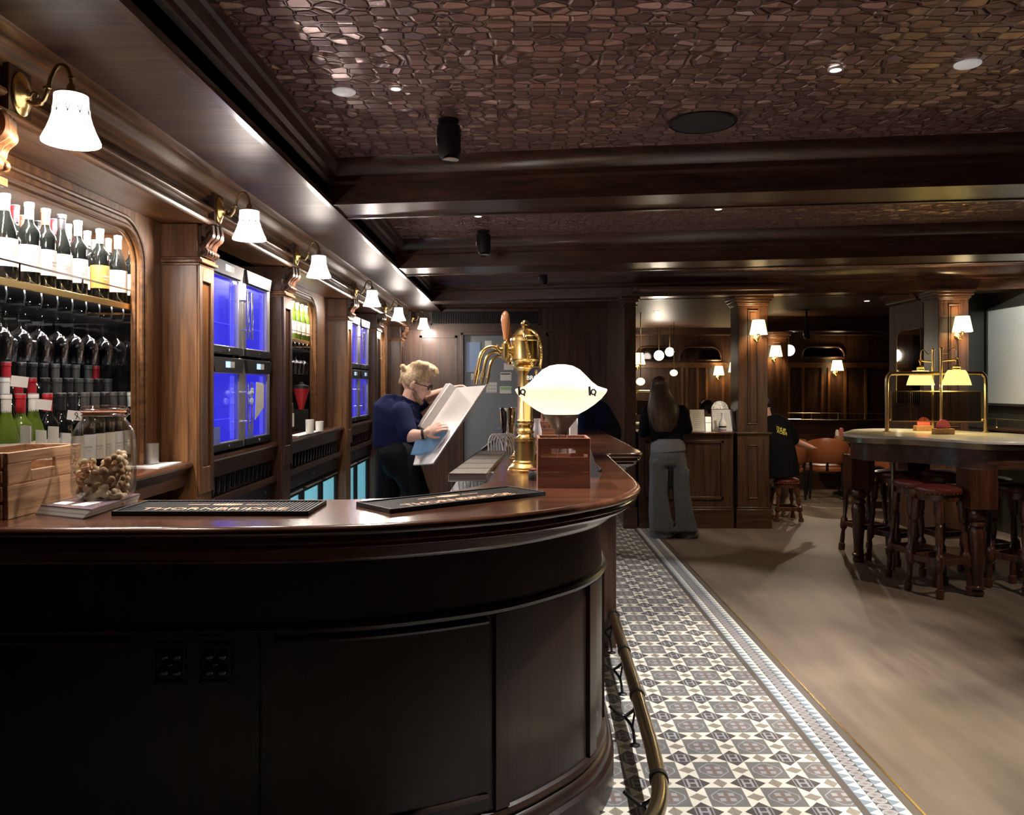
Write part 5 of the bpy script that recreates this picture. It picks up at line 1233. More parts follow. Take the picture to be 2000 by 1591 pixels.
# right wall: pale screen, shelf rail, mirror
t = thing('projection_screen','pale grey-green projection screen on the right wall at the frame edge','screen',(4.94,7.6,1.30)); obj('panel', MB().box(4.925,4.948,6.5,8.585,1.315,2.28), M['pale'], t, True); fr = MB().box(4.915,4.949,6.48,8.61,2.28,2.30).box(4.915,4.949,6.48,8.61,1.29,1.315).box(4.915,4.949,8.585,8.61,1.29,2.30); obj('frame', fr, M['walldark'], t, True)
t = thing('wall_shelf','dark shelf with a brass rail on the right wall below the pale screen','shelf',(4.85,7.4,1.06)); obj('board', MB().box(4.70,4.948,6.2,8.6,1.05,1.075), M['dark_y'], t, True, bevel=.003); obj('rail', MB().tube([(4.73,6.2,1.165),(4.73,8.6,1.165)], .007, 8), M['brass'], t, True)
for y in (8.1,7.4,6.8): obj('rail_post', MB().tube([(4.73,y,1.075),(4.73,y,1.165)], .007, 8).ball((4.73,y,1.08),.014,8,6), M['brass'], t, True)
D0, D1, z0, z1 = 8.33, 8.86, 1.30, 2.08; r = .12
pts = [(D0,z0),(D1,z0)]+[(D1-r+r*math.cos(a*PI/16), z1-r+r*math.sin(a*PI/16)) for a in range(9)]+[(D0,z1)]
t = thing('wall_mirror','dark round-cornered mirror on the side wall behind the marble table','mirror',(4.095,8.6,z0)); obj('glass', MB().hexa([(4.092,y,z) for y,z in pts],[(4.099,y,z) for y,z in pts]), M['mirror'], t, True); obj('frame', MB().tube([(4.092,y,z) for y,z in pts], .006, 8, closed=True), M['brass_old'], t, True)

# ================================================================== MARBLE TABLE AND STOOLS
ZT = 1.108
ol = [(2.66,6.72),(2.66,6.48),(2.78,6.32),(2.96,6.22),(3.09,6.02),(3.20,5.80),(3.38,5.68),(3.65,5.65),(3.95,5.75),(4.12,6.0),(4.12,6.35),(4.02,6.65),(3.86,7.0),(3.62,7.32),(3.30,7.45),(3.02,7.32),(2.84,7.05)]
olc = [(v.x,v.y) for v in catmull([Vector((a,b,0)) for a,b in ol], 5, True)]
t = thing('high_table','tall scalloped marble-topped table on turned wooden legs at the right','table',(3.4,6.5,0))
obj('marble_top', MB().prism(olc, ZT-.022, ZT), M['marble'], t, True, bevel=.004)
def inset(pts, k):
    c = Vector((sum(p[0] for p in pts)/len(pts), sum(p[1] for p in pts)/len(pts))); return [tuple(Vector(p)+(c-Vector(p)).normalized()*k) for p in pts]
obj('edge_band', MB().prism(inset(olc,.012), ZT-.062, ZT-.0222), M['bronze'], t, True)
obj('apron', MB().prism(inset(olc,.06), ZT-.20, ZT-.063), M['dark_x'], t, True)
def turned(mb, x, y, z0, z1, r, blocktop):
    H_ = z1-z0; mb.box(x-r*1.55,x+r*1.55,y-r*1.55,y+r*1.55,z1-blocktop,z1)
    zb = z1-blocktop; pr = [(.55,0),(.75,.02),(.75,.05),(.55,.065),(.85,.085),(.85,.105),(.6,.12),(.62,.2),(.85,.55),(.95,.72),(.7,.78),(.95,.80),(.95,.83),(.7,.85),(1.0,.88),(1.1,.93),(.9,.98),(.8,1.0)]
    mb.lathe([(r*a, z0+b*(zb-z0)) for a,b in pr], (x,y,0), 24); return mb
for (x,y) in ((3.27,5.84),(3.98,6.02),(2.90,6.98),(3.50,7.25)): obj('leg', turned(MB(), x, y, 0, ZT-.20, .062, .28), M['stoolwood'], t, True)
obj('support_pole', MB().tube([(3.03,6.62,0),(3.03,6.62,ZT-.063)], .0165, 14), M['bronze'], t, True)
t = thing('brass_screen','brass tube divider with reeded glass standing on the marble table','screen',(3.475,6.815,ZT+.0005),math.radians(-9)); brass_screen(t, .385, .49, .085, .345)
def pole_lamp(label, loc, dx, dy):
    t = thing('table_lamp', label, 'lamp', loc)
    pm = MB().tube([(0,0,0),(0,0,.69)], .0105, 12).lathe([(.022,0),(.022,.006),(.012,.01)], (0,0,0), 16).lathe([(.016,.685),(.018,.69),(.016,.70),(0,.702)], (0,0,0), 14); obj('pole', pm, M['brass'], t)
    am = MB().tube([(0,0,.59),(dx*.9,dy*.9,.60)], .0075, 8); am.tube([(dx+.014*math.cos(a*PI/6),dy,.602+.014*math.sin(a*PI/6)) for a in range(12)], .004, 6, closed=True); am.tube(catmull([(0,0,.66),(dx*.4,dy*.4,.655),(dx*.7,dy*.7,.69),(dx*.95,dy*.95,.68),(dx,dy,.60)],5), .004, 8); am.tube([(dx,dy,.60),(dx,dy,.545)], .006, 8); obj('arm', am, M['brass'], t)
    obj('gallery', MB().lathe([(.03,.512),(.032,.53),(.029,.535),(.032,.54),(.024,.552),(.01,.56)], (dx,dy,0), 20), M['brass'], t)
    vs = []; n = 48
    for k,(r,z) in enumerate(((.108,.392),(.098,.43),(.078,.49),(.062,.515))):
        for i in range(n): a = 2*PI*i/n; rr = r*(1+.022*(1 if i%2 else -1)); vs.append((dx+rr*math.cos(a),dy+rr*math.sin(a),z))
    obj('pleated_shade', MB().add(vs, [(j*n+i,j*n+(i+1)%n,(j+1)*n+(i+1)%n,(j+1)*n+i) for j in range(3) for i in range(n)]), M['shade_yellow'], t, smooth=False)
    light('table_bulb','POINT',(loc[0]+dx,loc[1]+dy,loc[2]+.41),13,(1,.8,.36),.03)
pole_lamp('front table lamp with a yellow pleated shade on the marble table', (PX(1838,6.70),6.70,ZT), .10, -.05)
pole_lamp('rear table lamp with a yellow pleated shade, behind the glass divider', (PX(1822,6.93),6.93,ZT), -.08, .05)
for (px,py,D,lb,pink) in ((1842,843,6.55,'small wooden coaster box with a pink round coaster, in front of the glass divider',True),(1804,841,7.02,'small wooden coaster box behind the glass divider',True)):
    t = thing('coaster_box', lb, 'coaster box', (PX(px,D),D,ZT+.0005)); W = .078
    obj('front_board', MB().box(-W,W,-.03,-.022,0,.045), M['crate'], t, bevel=.002); obj('box', MB().box(-W,W,-.022,.03,0,.010).box(-W,-W+.008,-.022,.03,0.01,.045).box(W-.008,W,-.022,.03,0.01,.045).box(-W,W,.022,.03,0,.045), M['crate'], t, bevel=.002)
    obj('pink_coaster', MB().lathe([(.055,-.003),(.055,.003),(.0,.003)], (0,0,.062), 30, 'y', cap=True), M['pinklabel'], t)
# stools
def stool(hs, r, label):
    t = thing('bar_stool', label, 'stool', (0,0,0), 0, 'turned wooden stools')
    obj('seat', MB().lathe([(r*.93,hs-.055),(r,hs-.045),(r*1.02,hs-.028),(r*.98,hs-.012),(r*.85,hs-.002),(0,hs+.004)], (0,0,0), 32), M['leather_red'], t)
    sf = MB().lathe([(r*.88,hs-.10),(r*.90,hs-.056),(0,hs-.056)], (0,0,0), 28); obj('seat_ring', sf, M['stoolwood'], t)
    nm = MB()
    for i in range(32): a = 2*PI*i/32; nm.ball((r*1.0*math.cos(a),r*1.0*math.sin(a),hs-.045), .004, 6, 4)
    obj('studs', nm, M['brass_old'], t)
    a0, a1 = r*.62, r*.88; pr = [(.8,0),(1,.01),(1,.09),(.6,.10),(.75,.12),(.7,.2),(.55,.27),(.85,.29),(1.1,.31),(1.1,.42),(.85,.44),(.55,.46),(.8,.6),(.6,.72),(.85,.74),(.6,.76),(1,.79),(1,1.0)]
    for sx in (-1,1):
        for sy in (-1,1):
            k = len(pr); pts = [Vector((sx*(a1+(a0-a1)*b), sy*(a1+(a0-a1)*b), b*(hs-.10))) for _,b in pr]; obj('leg', MB().tube(pts, [.028*a for a,_ in pr], 14), M['stoolwood'], t)
    q = a1+(a0-a1)*.365; z = .365*(hs-.10)
    for sx in (-1,1): obj('stretcher', MB().box(-q,q,sx*q-.010,sx*q+.010,z-.022,z+.022), M['stoolwood'], t, bevel=.003); obj('stretcher', MB().box(sx*q-.010,sx*q+.010,-q,q,z-.022,z+.022), M['stoolwood'], t, bevel=.003)
    return t
s0 = stool(.775,.162,'leftmost oxblood bar stool at the far end of the marble table'); s0.location = (3.12,7.37,0); s0.rotation_euler.z = .2
for (x,y,rz,lb) in ((3.20,6.98,.5,'oxblood bar stool just behind the thin bronze support pole'),(3.06,6.30,.1,'oxblood bar stool right of the thin bronze support pole'),(3.045,5.93,.35,'nearest oxblood bar stool, left of the big turned table leg'),(3.63,7.02,.3,'bar stool with a light-catching seat under the middle of the marble table'),(3.74,6.50,.2,'bar stool tucked right of the big turned table leg'),(3.68,6.02,.45,'bar stool at the right frame edge beside the marble table')):
    dup(s0, (x,y,0), rz, lb)
s2 = stool(.465,.155,'low wooden stool under the seated person in black'); s2.location = (2.98,9.15,0)
# leather tub chairs
def tub_chair(label):
    t = thing('tub_chair', label, 'chair', (0,0,0), 0, 'tan leather tub chairs')
    n = 26; vs = []; rows = []
    for i in range(n):
        a = PI*(-.08)+ (PI*1.16)*i/(n-1); f = math.sin(PI*i/(n-1)); zt = .60+.21*f**.8; zb = .475+.06*(1-f)*0
        for (r,z) in ((.27,zb),(.30,zb+.02),(.315,zt-.03),(.305,zt),(.275,zt),(.262,zt-.03),(.255,zb+.03)): vs.append((r*math.cos(a), -r*math.sin(a), z))
    k = 7; fs = [(i*k+j,(i+1)*k+j,(i+1)*k+(j+1)%k,i*k+(j+1)%k) for i in range(n-1) for j in range(k)]+[tuple(range(k)),tuple(range((n-1)*k+k-1,(n-1)*k-1,-1))]
    obj('backrest', MB().add(vs, fs), M['leather'], t, ang=60)
    obj('seat', MB().lathe([(.24,.36),(.262,.375),(.27,.41),(.25,.45),(.18,.465),(0,.468)], (0,0.0,0), 32), M['leather'], t)
    for sx,sy in ((-.19,-.19),(.19,-.19),(-.19,.19),(.19,.19)): obj('leg', MB().tube([(sx*1.1,sy*1.1,0),(sx,sy,.365)], [.014,.02], 10), M['blackmetal'], t)
    for a in (.25,.5,.75): an = PI*a; obj('back_post', MB().tube([(.27*math.cos(an),-.27*math.sin(an),.38),(.283*math.cos(an),-.283*math.sin(an),.50)], .018, 8), M['blackmetal'], t)
    return t
c0 = tub_chair('tan leather tub chair in plain view, right of the seated person'); c0.location = (4.10,10.95,0); c0.rotation_euler.z = -.25
dup(c0, (4.42,10.14,0), -.5, 'tan leather tub chair partly hidden by the left end of the marble table'); dup(c0, (3.47,10.78,0), .5, 'tan leather tub chair behind the shoulder of the seated person'); dup(c0, (4.32,9.42,0), -.9, 'tan leather tub chair seen under the marble table beside the bronze pole')
t = thing('cafe_table','low round dark table behind the leather chairs','table',(4.55,11.30,0)); obj('top', MB().lathe([(.27,.715),(.28,.72),(.28,.74),(.27,.745),(0,.745)], (0,0,0), 32), M['dark_x'], t); obj('pedestal', MB().lathe([(.2,0),(.2,.015),(.04,.05),(.035,.69),(.1,.715)], (0,0,0), 20), M['blackmetal'], t)
t = thing('condiment_pot','pot holding a white and a pink-red sauce bottle on the low round table','condiments',(PX(1639,11.25),11.25,.7455)); obj('pot', MB().lathe([(.06,0),(.065,.005),(.062,.06),(.055,.062),(0,.02)], (0,0,0), 20), M['crate'], t); obj('white_bottle', MB().lathe([(.026,.02),(.027,.11),(.018,.14),(0,.145)], (-.03,-.01,0), 14), M['white'], t); obj('red_bottle', MB().lathe([(.03,.02),(.032,.13),(.022,.165),(0,.17)], (.03,0,0), 14), simple('red_sauce',(.55,.12,.12),.4), t)
# ================================================================== PEOPLE
def hand(mb, w, d, pn, side=1, curl=.5, sc_=1.0):
    w, d, pn = Vector(w), Vector(d).normalized(), Vector(pn).normalized(); pn = (pn-d*pn.dot(d)).normalized(); lat = d.cross(pn)*side
    R = Matrix((lat, d, pn)).transposed()
    mb.ball(w+d*.045*sc_, (.040*sc_,.052*sc_,.016*sc_), 14, 8, R); mb.caps([w-d*.02, w+d*.02], [.024*sc_,.026*sc_], 10)
    for i,(o,L) in enumerate(((-.030,.068),(-.010,.078),(.010,.072),(.028,.056))):
        p = w+d*.085*sc_+lat*o*sc_; pts = [p]; a = curl*.35
        for k,f in enumerate((.45,.32,.23)):
            v = d*math.cos(a)+pn*math.sin(a)+lat*o*1.2*(1-curl); p = p+v.normalized()*L*f*sc_; pts.append(p); a += curl*.75
        mb.caps([w+d*.06*sc_+lat*o*.8*sc_]+pts, [.009*sc_,.0088*sc_,.0082*sc_,.0076*sc_,.0068*sc_], 8)
    p = w+d*.02*sc_-lat*.032*sc_; mb.caps([p, p+(d*.03-lat*.022+pn*.012)*sc_, p+(d*.058-lat*.026+pn*.024)*sc_], [.011*sc_,.0098*sc_,.008*sc_], 8)
def head(mb, c, R, s=1.0):
    # R columns: right, forward, up
    c = Vector(c); q = lambda x,y,z: c + R @ Vector((x*s,y*s,z*s))
    mb.ball(q(0,-.012,.022), (.076*s,.096*s,.098*s), 20, 14, R); mb.ball(q(0,.022,-.045), (.058*s,.070*s,.074*s), 16, 10, R); mb.ball(q(0,.060,-.098), (.026*s,.024*s,.020*s), 12, 8, R)
    mb.caps([q(0,.086,.018), q(0,.106,-.022), q(0,.100,-.036)], [.009*s,.014*s,.013*s], 10); mb.caps([q(-.034,.080,.030), q(.034,.080,.030)], [.012*s,.012*s], 8)
    mb.caps([q(-.022,.084,-.066), q(0,.092,-.066), q(.022,.084,-.066)], [.006*s,.009*s,.006*s], 8)
    for sx in (-1,1): mb.ball(q(sx*.078,-.005,-.008), (.010*s,.020*s,.033*s), 10, 8, R); mb.ball(q(sx*.045,.055,-.03),(.02*s,.024*s,.02*s),10,8,R)
def face_parts(t, c, R, s=1.0, world=True):
    q = lambda x,y,z: Vector(c) + R @ Vector((x*s,y*s,z*s))
    for sx in (-1,1):
        e = obj('eye', MB().ball(q(sx*.032,.081,.010), (.0125*s,.0085*s,.008*s), 12, 8, R), M['white'], t, world); obj('iris', MB().ball(q(sx*.032,.088,.009), (.005*s,.003*s,.005*s), 10, 6, R), M['darkhair'], e, world)
    obj('mouth', MB().caps([q(-.020,.091,-.066), q(0,.0995,-.067), q(.020,.091,-.066)], [.0035*s,.005*s,.0035*s], 8), simple('lip',(.45,.17,.14),.45), t, world)
def basis(fwd, up=(0,0,1)):
    f = Vector(fwd).normalized(); u = Vector(up); r = f.cross(u).normalized(); u = r.cross(f); return Matrix((r,f,u)).transposed()
def body_obj(t, mb, vox=.009, name='body', mat='skin', sm_=4):
    o = obj(name, mb, M[mat], t, True); bake_remesh(o, vox, sm_); return o

# ---------------- barman
t = thing('person','person with blond hair and glasses in a navy shirt, wiping a steel panel','person',(PX(785,5.6),5.6,0))
hc = P(813,749,5.6); R = basis((.93,-.10,-.36))
b = MB(); head(b, hc, R, 1.0)
b.caps([P(797,790,5.6), P(803,771,5.6), P(809,757,5.6)], [.062,.056,.056], 14)
b.caps([P(786,808,5.6), P(780,838,5.6), P(777,870,5.6), P(776,892,5.6)], [.115,.11,.10,.085], 16)
rs_, re_, rw_ = P(784,806,5.43), P(799,851,5.36), P(827,848,5.27)
ls_, le_, lw_ = P(799,800,5.77), P(826,781,5.80), P(877,761,5.72)
b.caps([rs_, rs_.lerp(re_,.5), re_], [.056,.048,.043], 12); b.caps([re_, re_.lerp(rw_,.35), rw_], [.043,.042,.029], 12)
b.caps([ls_, ls_.lerp(le_,.5), le_], [.056,.048,.043], 12); b.caps([le_, le_.lerp(lw_,.35), lw_], [.043,.041,.028], 12)
hand(b, rw_+Vector((.01,0,.006)), (.75,-.1,.35), (.4,.8,-.45), 1, .5); hand(b, lw_, (.93,-.1,.22), (.1,-.35,-.93), -1, .75)
hipR, knR, anR = P(784,893,5.5), P(824,985,5.45), P(846,1163,5.50); hipL, knL, anL = P(768,893,5.70), P(752,1003,5.70), P(743,1150,5.75)
for h_,k_,a_ in ((hipR,knR,anR),(hipL,knL,anL)): b.caps([h_, h_.lerp(k_,.5), k_, k_.lerp(a_,.4), a_], [.065,.058,.048,.044,.038], 12)
body_obj(t, b, .0055)
sh = MB(); sh.caps([P(787,806,5.6), P(780,835,5.6), P(776,866,5.6)], [.125,.122,.115], 18)
sh.tube([P(798,788,5.6),P(791,797,5.6),P(784,808,5.6),P(779,830,5.6),P(776,850,5.6),P(775,876,5.6)], [(.11,.06),(.17,.098),(.205,.118),(.185,.128),(.17,.122),(.165,.120)], 20)
sh.caps([rs_, rs_.lerp(re_,.45), rs_.lerp(re_,.86)], [.076,.068,.066], 14); sh.caps([ls_, ls_.lerp(le_,.5), ls_.lerp(le_,.9)], [.074,.066,.064], 14)
body_obj(t, sh, .011, 'shirt', 'navy')
obj('collar', MB().tube(catmull([P(787,783,5.53),P(797,792,5.50),P(808,789,5.56),P(806,780,5.66),P(792,775,5.67)],5,True), .014, 8, closed=True), M['navy'], t, True)
tr_ = MB(); tr_.tube([P(775,872,5.6),P(775,888,5.6),P(774,905,5.6)], [(.165,.122),(.18,.135),(.175,.135)], 18); tr_.caps([P(775,890,5.55),P(775,890,5.65)], [.118,.118], 16); tr_.caps([P(777,908,5.5),P(772,908,5.7)], [.095,.095], 14)
for h_,k_,a_ in ((hipR,knR,anR),(hipL,knL,anL)): tr_.caps([h_, h_.lerp(k_,.5), k_, k_.lerp(a_,.5), a_], [.108,.093,.075,.070,.066], 14)
body_obj(t, tr_, .012, 'trousers', 'denim')
obj('belt', MB().tube([P(775,872,5.6),P(775,881,5.6)], [(.172,.127),(.172,.128)], 28), M['black'], t, True)
for a_,dx in ((anR,1),(anL,1)): obj('shoe', MB().caps([Vector((a_.x-.04,a_.y,.05)), Vector((a_.x+.06,a_.y-.01,.045)), Vector((a_.x+.17,a_.y-.02,.036))], [.048,.046,.035], 12), M['black'], t, True)
hq = lambda x,y,z: hc + R @ Vector((x,y,z))
hm = MB(); hm.ball(hq(0,-.020,.040), (.083,.100,.098), 20, 14, R)
for i in range(16):
    a = i/15; hm.ball(hq(random.uniform(-.05,.05), -.06+.15*a, .105+.038*math.sin(a*PI*.9)+random.uniform(-.005,.005)), (.030,.032,.028), 10, 7, R)
for i in range(10): hm.ball(hq(random.uniform(-.055,.055), -.105+random.uniform(-.012,.01), -.03+.012*i), (.028,.022,.022), 8, 6, R)
for sx in (-1,1): hm.ball(hq(sx*.066,-.035,.015), (.022,.055,.05), 12, 8, R)
hm.ball(hq(0,.078,.108),(.05,.03,.024),12,8,R)
ho = obj('hair', hm, M['blond'], t, True); bake_remesh(ho, .008, 2)
# cut the fringe off the face is unnecessary: the cap sits above the brow
bd = MB(); bd.caps([hq(-.060,.02,-.055), hq(-.045,.06,-.095), hq(0,.075,-.108), hq(.045,.06,-.095), hq(.060,.02,-.055)], [.015,.018,.02,.018,.015], 10)
obj('beard', bd, simple('beard_brown',(.22,.13,.075),.6), t, True)
face_parts(t, hc, R)
gl = MB()
for sx in (-1,1):
    gl.tube([hq(sx*.034+.024*math.cos(k*PI/8), .100, .010+.019*math.sin(k*PI/8)) for k in range(16)], .0028, 6, closed=True); gl.tube([hq(sx*.058,.098,.014), hq(sx*.081,.04,.012), hq(sx*.082,-.012,.006)], .0028, 6)
gl.tube([hq(-.010,.102,.013), hq(.010,.102,.013)], .0026, 6); obj('glasses', gl, M['black'], t, True)
obj('wristband', MB().tube([rw_-Vector((.012,0,0)), rw_+Vector((.004,0,.002))], .034, 16), M['black'], t, True)
# steel panel and cloth
TL, TR, BR, BL = P(880,757,5.66), P(950,752,5.36), P(846,905,5.16), P(776,910,5.46)
nrm_ = (TR-TL).cross(BL-TL).normalized(); nrm_ = nrm_ if nrm_.y < 0 else -nrm_
t = thing('steel_panel','large brushed steel panel held tilted by the barman','panel',P(846,905,5.3))
L1, B1 = TL.lerp(BL,.56), BR.lerp(BL,.55)
obj('sheet', MB().hexa([TL,TR,BR,B1,L1],[p-nrm_*.012 for p in (TL,TR,BR,B1,L1)]), M['sheet'], t, True, bevel=.003)
wv = (TL-TR)
obj('folded_flange', MB().hexa([TL, TL.lerp(TR,.18), L1+(TR-TL)*.18, L1],[p+nrm_*d for p,d in ((TL,.05),(TL.lerp(TR,.12),.05),(L1+(TR-TL)*.12,.05),(L1,.05))]), M['sheet'], t, True, bevel=.003)
obj('edge_lip', MB().tube([TR,BR], .007, 8), M['steel'], t, True)
t = thing('cloth','pale blue cleaning cloth under the barman\'s right hand','cloth',P(830,862,5.24)); cv = []; n = 9
base = rw_+Vector((.075,.015,.0))
for i in range(n):
    for j in range(n):
        u, v = i/(n-1)-.5, j/(n-1)-.5; p = base+Vector((u*.19-v*.05-.04, .02+.006*math.sin(6*u+3*v), -v*.15-.05+.035*u+.008*math.sin(9*u))); cv.append(p)
top_ = [p+Vector((0,-.012,.003)) for p in cv]; fs = []
for i in range(n-1):
    for j in range(n-1): fs += [(i*n+j,(i+1)*n+j,(i+1)*n+j+1,i*n+j+1),(n*n+i*n+j,n*n+i*n+j+1,n*n+(i+1)*n+j+1,n*n+(i+1)*n+j)]
for j in range(n-1):
    fs += [(j,j+1,n*n+j+1,n*n+j),((n-1)*n+j,n*n+(n-1)*n+j,n*n+(n-1)*n+j+1,(n-1)*n+j+1),(j*n,n*n+j*n,n*n+(j+1)*n,(j+1)*n),(j*n+n-1,(j+1)*n+n-1,n*n+(j+1)*n+n-1,n*n+j*n+n-1)]
obj('fabric', MB().add(cv+top_, fs), M['bluecloth'], t, True, ang=70)

# ---------------- woman at the counter
D = 8.12; t = thing('person','person with long brown hair, black jacket and wide grey trousers, seen from behind','person',(PX(1308,D),D,0))
hc = P(1287,759,D-.0); R = basis((-.05,.98,-.12))
b = MB(); head(b, hc, R, .93); b.caps([P(1292,790,D), P(1289,774,D)], [.052,.048], 12)
b.tube([P(1294,794,D),P(1298,806,D),P(1300,826,D),P(1303,850,D),P(1304,872,D),P(1304,892,D)], [(.06,.07),(.085,.165),(.095,.15),(.085,.122),(.10,.15),(.105,.16)], 18)
sL, eL, wL = P(1264,806,D), P(1256,846,D+.02), P(1266,842,D+.27); sR, eR, wR = P(1332,803,D), P(1343,838,D+.02), P(1335,840,D+.27)
for s_,e_,w_ in ((sL,eL,wL),(sR,eR,wR)): b.caps([s_,e_,w_],[.045,.036,.026],12)
hand(b, wL, (.25,.95,.1), (0,0,-1), -1, .5, .9); hand(b, wR, (-.2,.95,.1), (0,0,-1), 1, .5, .9)
hL, kL, aL = P(1290,895,D), P(1289,965,D-.02), P(1296,1034,D); hR, kR, aR = P(1320,895,D), P(1330,965,D-.02), P(1342,1034,D)
for h_,k_,a_ in ((hL,kL,aL),(hR,kR,aR)): b.caps([h_,k_,a_],[.08,.05,.035],12)
body_obj(t, b, .008)
j = MB(); j.tube([P(1293,790,D),P(1296,798,D),P(1299,808,D),P(1301,828,D),P(1304,850,D),P(1304,864,D)], [(.06,.075),(.09,.15),(.11,.195),(.115,.175),(.11,.155),(.115,.165)], 20)
for s_,e_,w_ in ((sL,eL,wL),(sR,eR,wR)): j.caps([s_,s_.lerp(e_,.5),e_,e_.lerp(w_,.8)],[.066,.06,.052,.044],14)
body_obj(t, j, .012, 'jacket', 'blackcloth')
st_ = MB(); st_.tube([P(1304,856,D),P(1304,868,D),P(1305,880,D)], [(.118,.150),(.13,.17),(.138,.178)], 24); obj('shirt_tail', st_, simple('grey_shirt',(.16,.16,.165),.8,noise=.15), t, True)
tr_ = MB(); tr_.tube([P(1304,872,D),P(1304,890,D),P(1304,908,D)], [(.125,.168),(.14,.178),(.13,.18)], 20)
tr_.tube([P(1287,896,D),P(1288,930,D),P(1287,965,D),P(1288,1000,D),P(1292,1030,D),P(1296,1048,D)], [(.12,.098),(.115,.098),(.108,.100),(.112,.108),(.125,.12),(.135,.125)], 20)
tr_.tube([P(1321,896,D),P(1327,930,D),P(1331,965,D),P(1335,1000,D),P(1340,1030,D),P(1344,1048,D)], [(.12,.098),(.115,.092),(.105,.088),(.108,.092),(.12,.105),(.13,.112)], 20)
for k in range(5):  # folds
    for x0_,x1_ in ((1276,1284),(1318,1330)): tr_.tube([P(x0_+k*7,900+k*4,D-.10),P(x0_+k*6,960,D-.10),P(x1_+k*9-6,1040,D-.125)], [.012,.016,.022], 8)
body_obj(t, tr_, .012, 'trousers', 'greycloth', 3)
for a_,dx in ((P(1297,1046,D),-.01),(P(1348,1046,D),.03)): obj('shoe', MB().caps([Vector((a_.x,D-.06,.035)), Vector((a_.x+dx,D+.10,.03))], [.036,.03], 10), M['black'], t, True)
hr = MB(); q = lambda x,y,z: hc + R @ Vector((x,y,z))
hr.ball(q(0,-.018,.030), (.084,.100,.094), 20, 14, R)
hr.tube([P(1287,752,D-.06),P(1289,770,D-.10),P(1294,790,D-.125),P(1297,810,D-.135),P(1297,828,D-.13),P(1296,842,D-.12)], [(.06,.085),(.055,.105),(.05,.150),(.045,.150),(.035,.12),(.02,.08)], 20)
rr_ = random.Random(3)
for k in range(60):
    o_ = -1+2*k/59+rr_.uniform(-.02,.02); x0_ = 1288+o_*12; x1_ = 1296+o_*30; x2_ = 1296+o_*(22+rr_.uniform(-4,6)); yb = 836+rr_.uniform(-8,8)
    hr.tube(catmull([P(x0_,745,D-.11),P(1290+o_*19,770,D-.13+abs(o_)*.04),P(x1_,800,D-.165+abs(o_)*.06),P(x2_,yb,D-.145+abs(o_)*.05)],4), [.0075]*12+[.002], 6)
obj('hair', hr, M['brownhair'], t, True)

# ---------------- person seated on the low stool, in black
D = 9.15; t = thing('person','person in a black T-shirt with yellow sleeve lettering, seated on the low stool','person',(PX(1520,D),D,0))
b = MB(); hc = P(1492,791,D+.12); R = basis((-.3,.9,-.15)); head(b, hc, R, .97); b.caps([P(1498,818,D+.03), P(1494,800,D+.09)], [.062,.056], 12)
b.tube([P(1500,816,D+.02),P(1503,832,D),P(1510,860,D),P(1518,900,D),P(1521,928,D)], [(.08,.10),(.11,.19),(.13,.18),(.13,.165),(.15,.18)], 18)
sR, eR, wR = P(1533,832,D), P(1552,862,D+.10), P(1585,874,D+.32); sL, eL, wL = P(1475,834,D+.03), P(1462,868,D+.12), P(1480,880,D+.34)
for s_,e_,w_ in ((sR,eR,wR),(sL,eL,wL)): b.caps([s_,e_,w_],[.055,.045,.03],12)
hand(b, wR, (.4,.9,0), (0,0,-1), 1, .5); hand(b, wL, (.2,.95,0), (0,0,-1), -1, .5)
for dx,kx in ((-.08,1497),(.09,1528)):
    h_ = P(1518,926,D)+Vector((dx,0,0)); k_ = P(kx,930,D+.36)+Vector((0,0,.02)); a_ = Vector((k_.x-.02,D+.22,.09)); b.caps([h_,k_,a_,a_+Vector((.02,.0,-.04)),a_+Vector((.06,.14,-.05))],[.085,.06,.042,.042,.034],12)
body_obj(t, b, .009)
s_ = MB(); s_.tube([P(1500,813,D+.02),P(1503,822,D+.01),P(1507,838,D),P(1513,865,D),P(1520,900,D),P(1523,930,D)], [(.085,.10),(.125,.175),(.145,.215),(.15,.215),(.155,.215),(.165,.22)], 20)
s_.caps([sR, sR.lerp(eR,.5), sR.lerp(eR,.85)],[.082,.074,.07],14); s_.caps([sL, sL.lerp(eL,.5), sL.lerp(eL,.85)],[.082,.074,.07],14)
tsh = body_obj(t, s_, .013, 'tshirt', 'blackcloth')
for k,(w_,yy) in enumerate((('THUR',838),('ROBA',845))):
    lp_ = cam.location - t.location; dv = (P(1525+k*2.5,yy,D)-cam.location).normalized(); hit, hl, hn, hi = tsh.ray_cast(lp_, dv); hp_ = (hl + t.location - dv*.008) if hit else P(1525+k*2.5,yy,D-.155)
    Mx = Matrix.Translation(hp_) @ Matrix.Rotation(.28,4,'Y') @ Matrix.Rotation(PI/2,4,'X') @ Matrix.Rotation(.30,4,'Y')
    text('lettering', w_, .052, M['yellowtext'], Mx, t, .004)
tr_ = MB(); beige = simple('beige_cloth',(.45,.38,.30),.8); M['beige'] = beige
for dx,kx in ((-.08,1497),(.09,1528)):
    h_ = P(1518,928,D)+Vector((dx,.02,0)); k_ = P(kx,930,D+.36)+Vector((0,0,.02)); a_ = Vector((k_.x-.02,D+.22,.12)); tr_.caps([h_,h_.lerp(k_,.6),k_,k_.lerp(a_,.5),a_],[.10,.085,.075,.062,.055],12)
    obj('shoe', MB().caps([Vector((a_.x,a_.y-.02,.04)), Vector((a_.x+.05,a_.y+.16,.035))], [.042,.034], 10), M['beige'], t, True)
body_obj(t, tr_, .013, 'trousers', 'beige')
hh = MB(); hh.ball(hc + R @ Vector((0,-.018,.035)), (.083,.10,.095), 18, 12, R); obj('hair', hh, M['darkhair'], t, True)

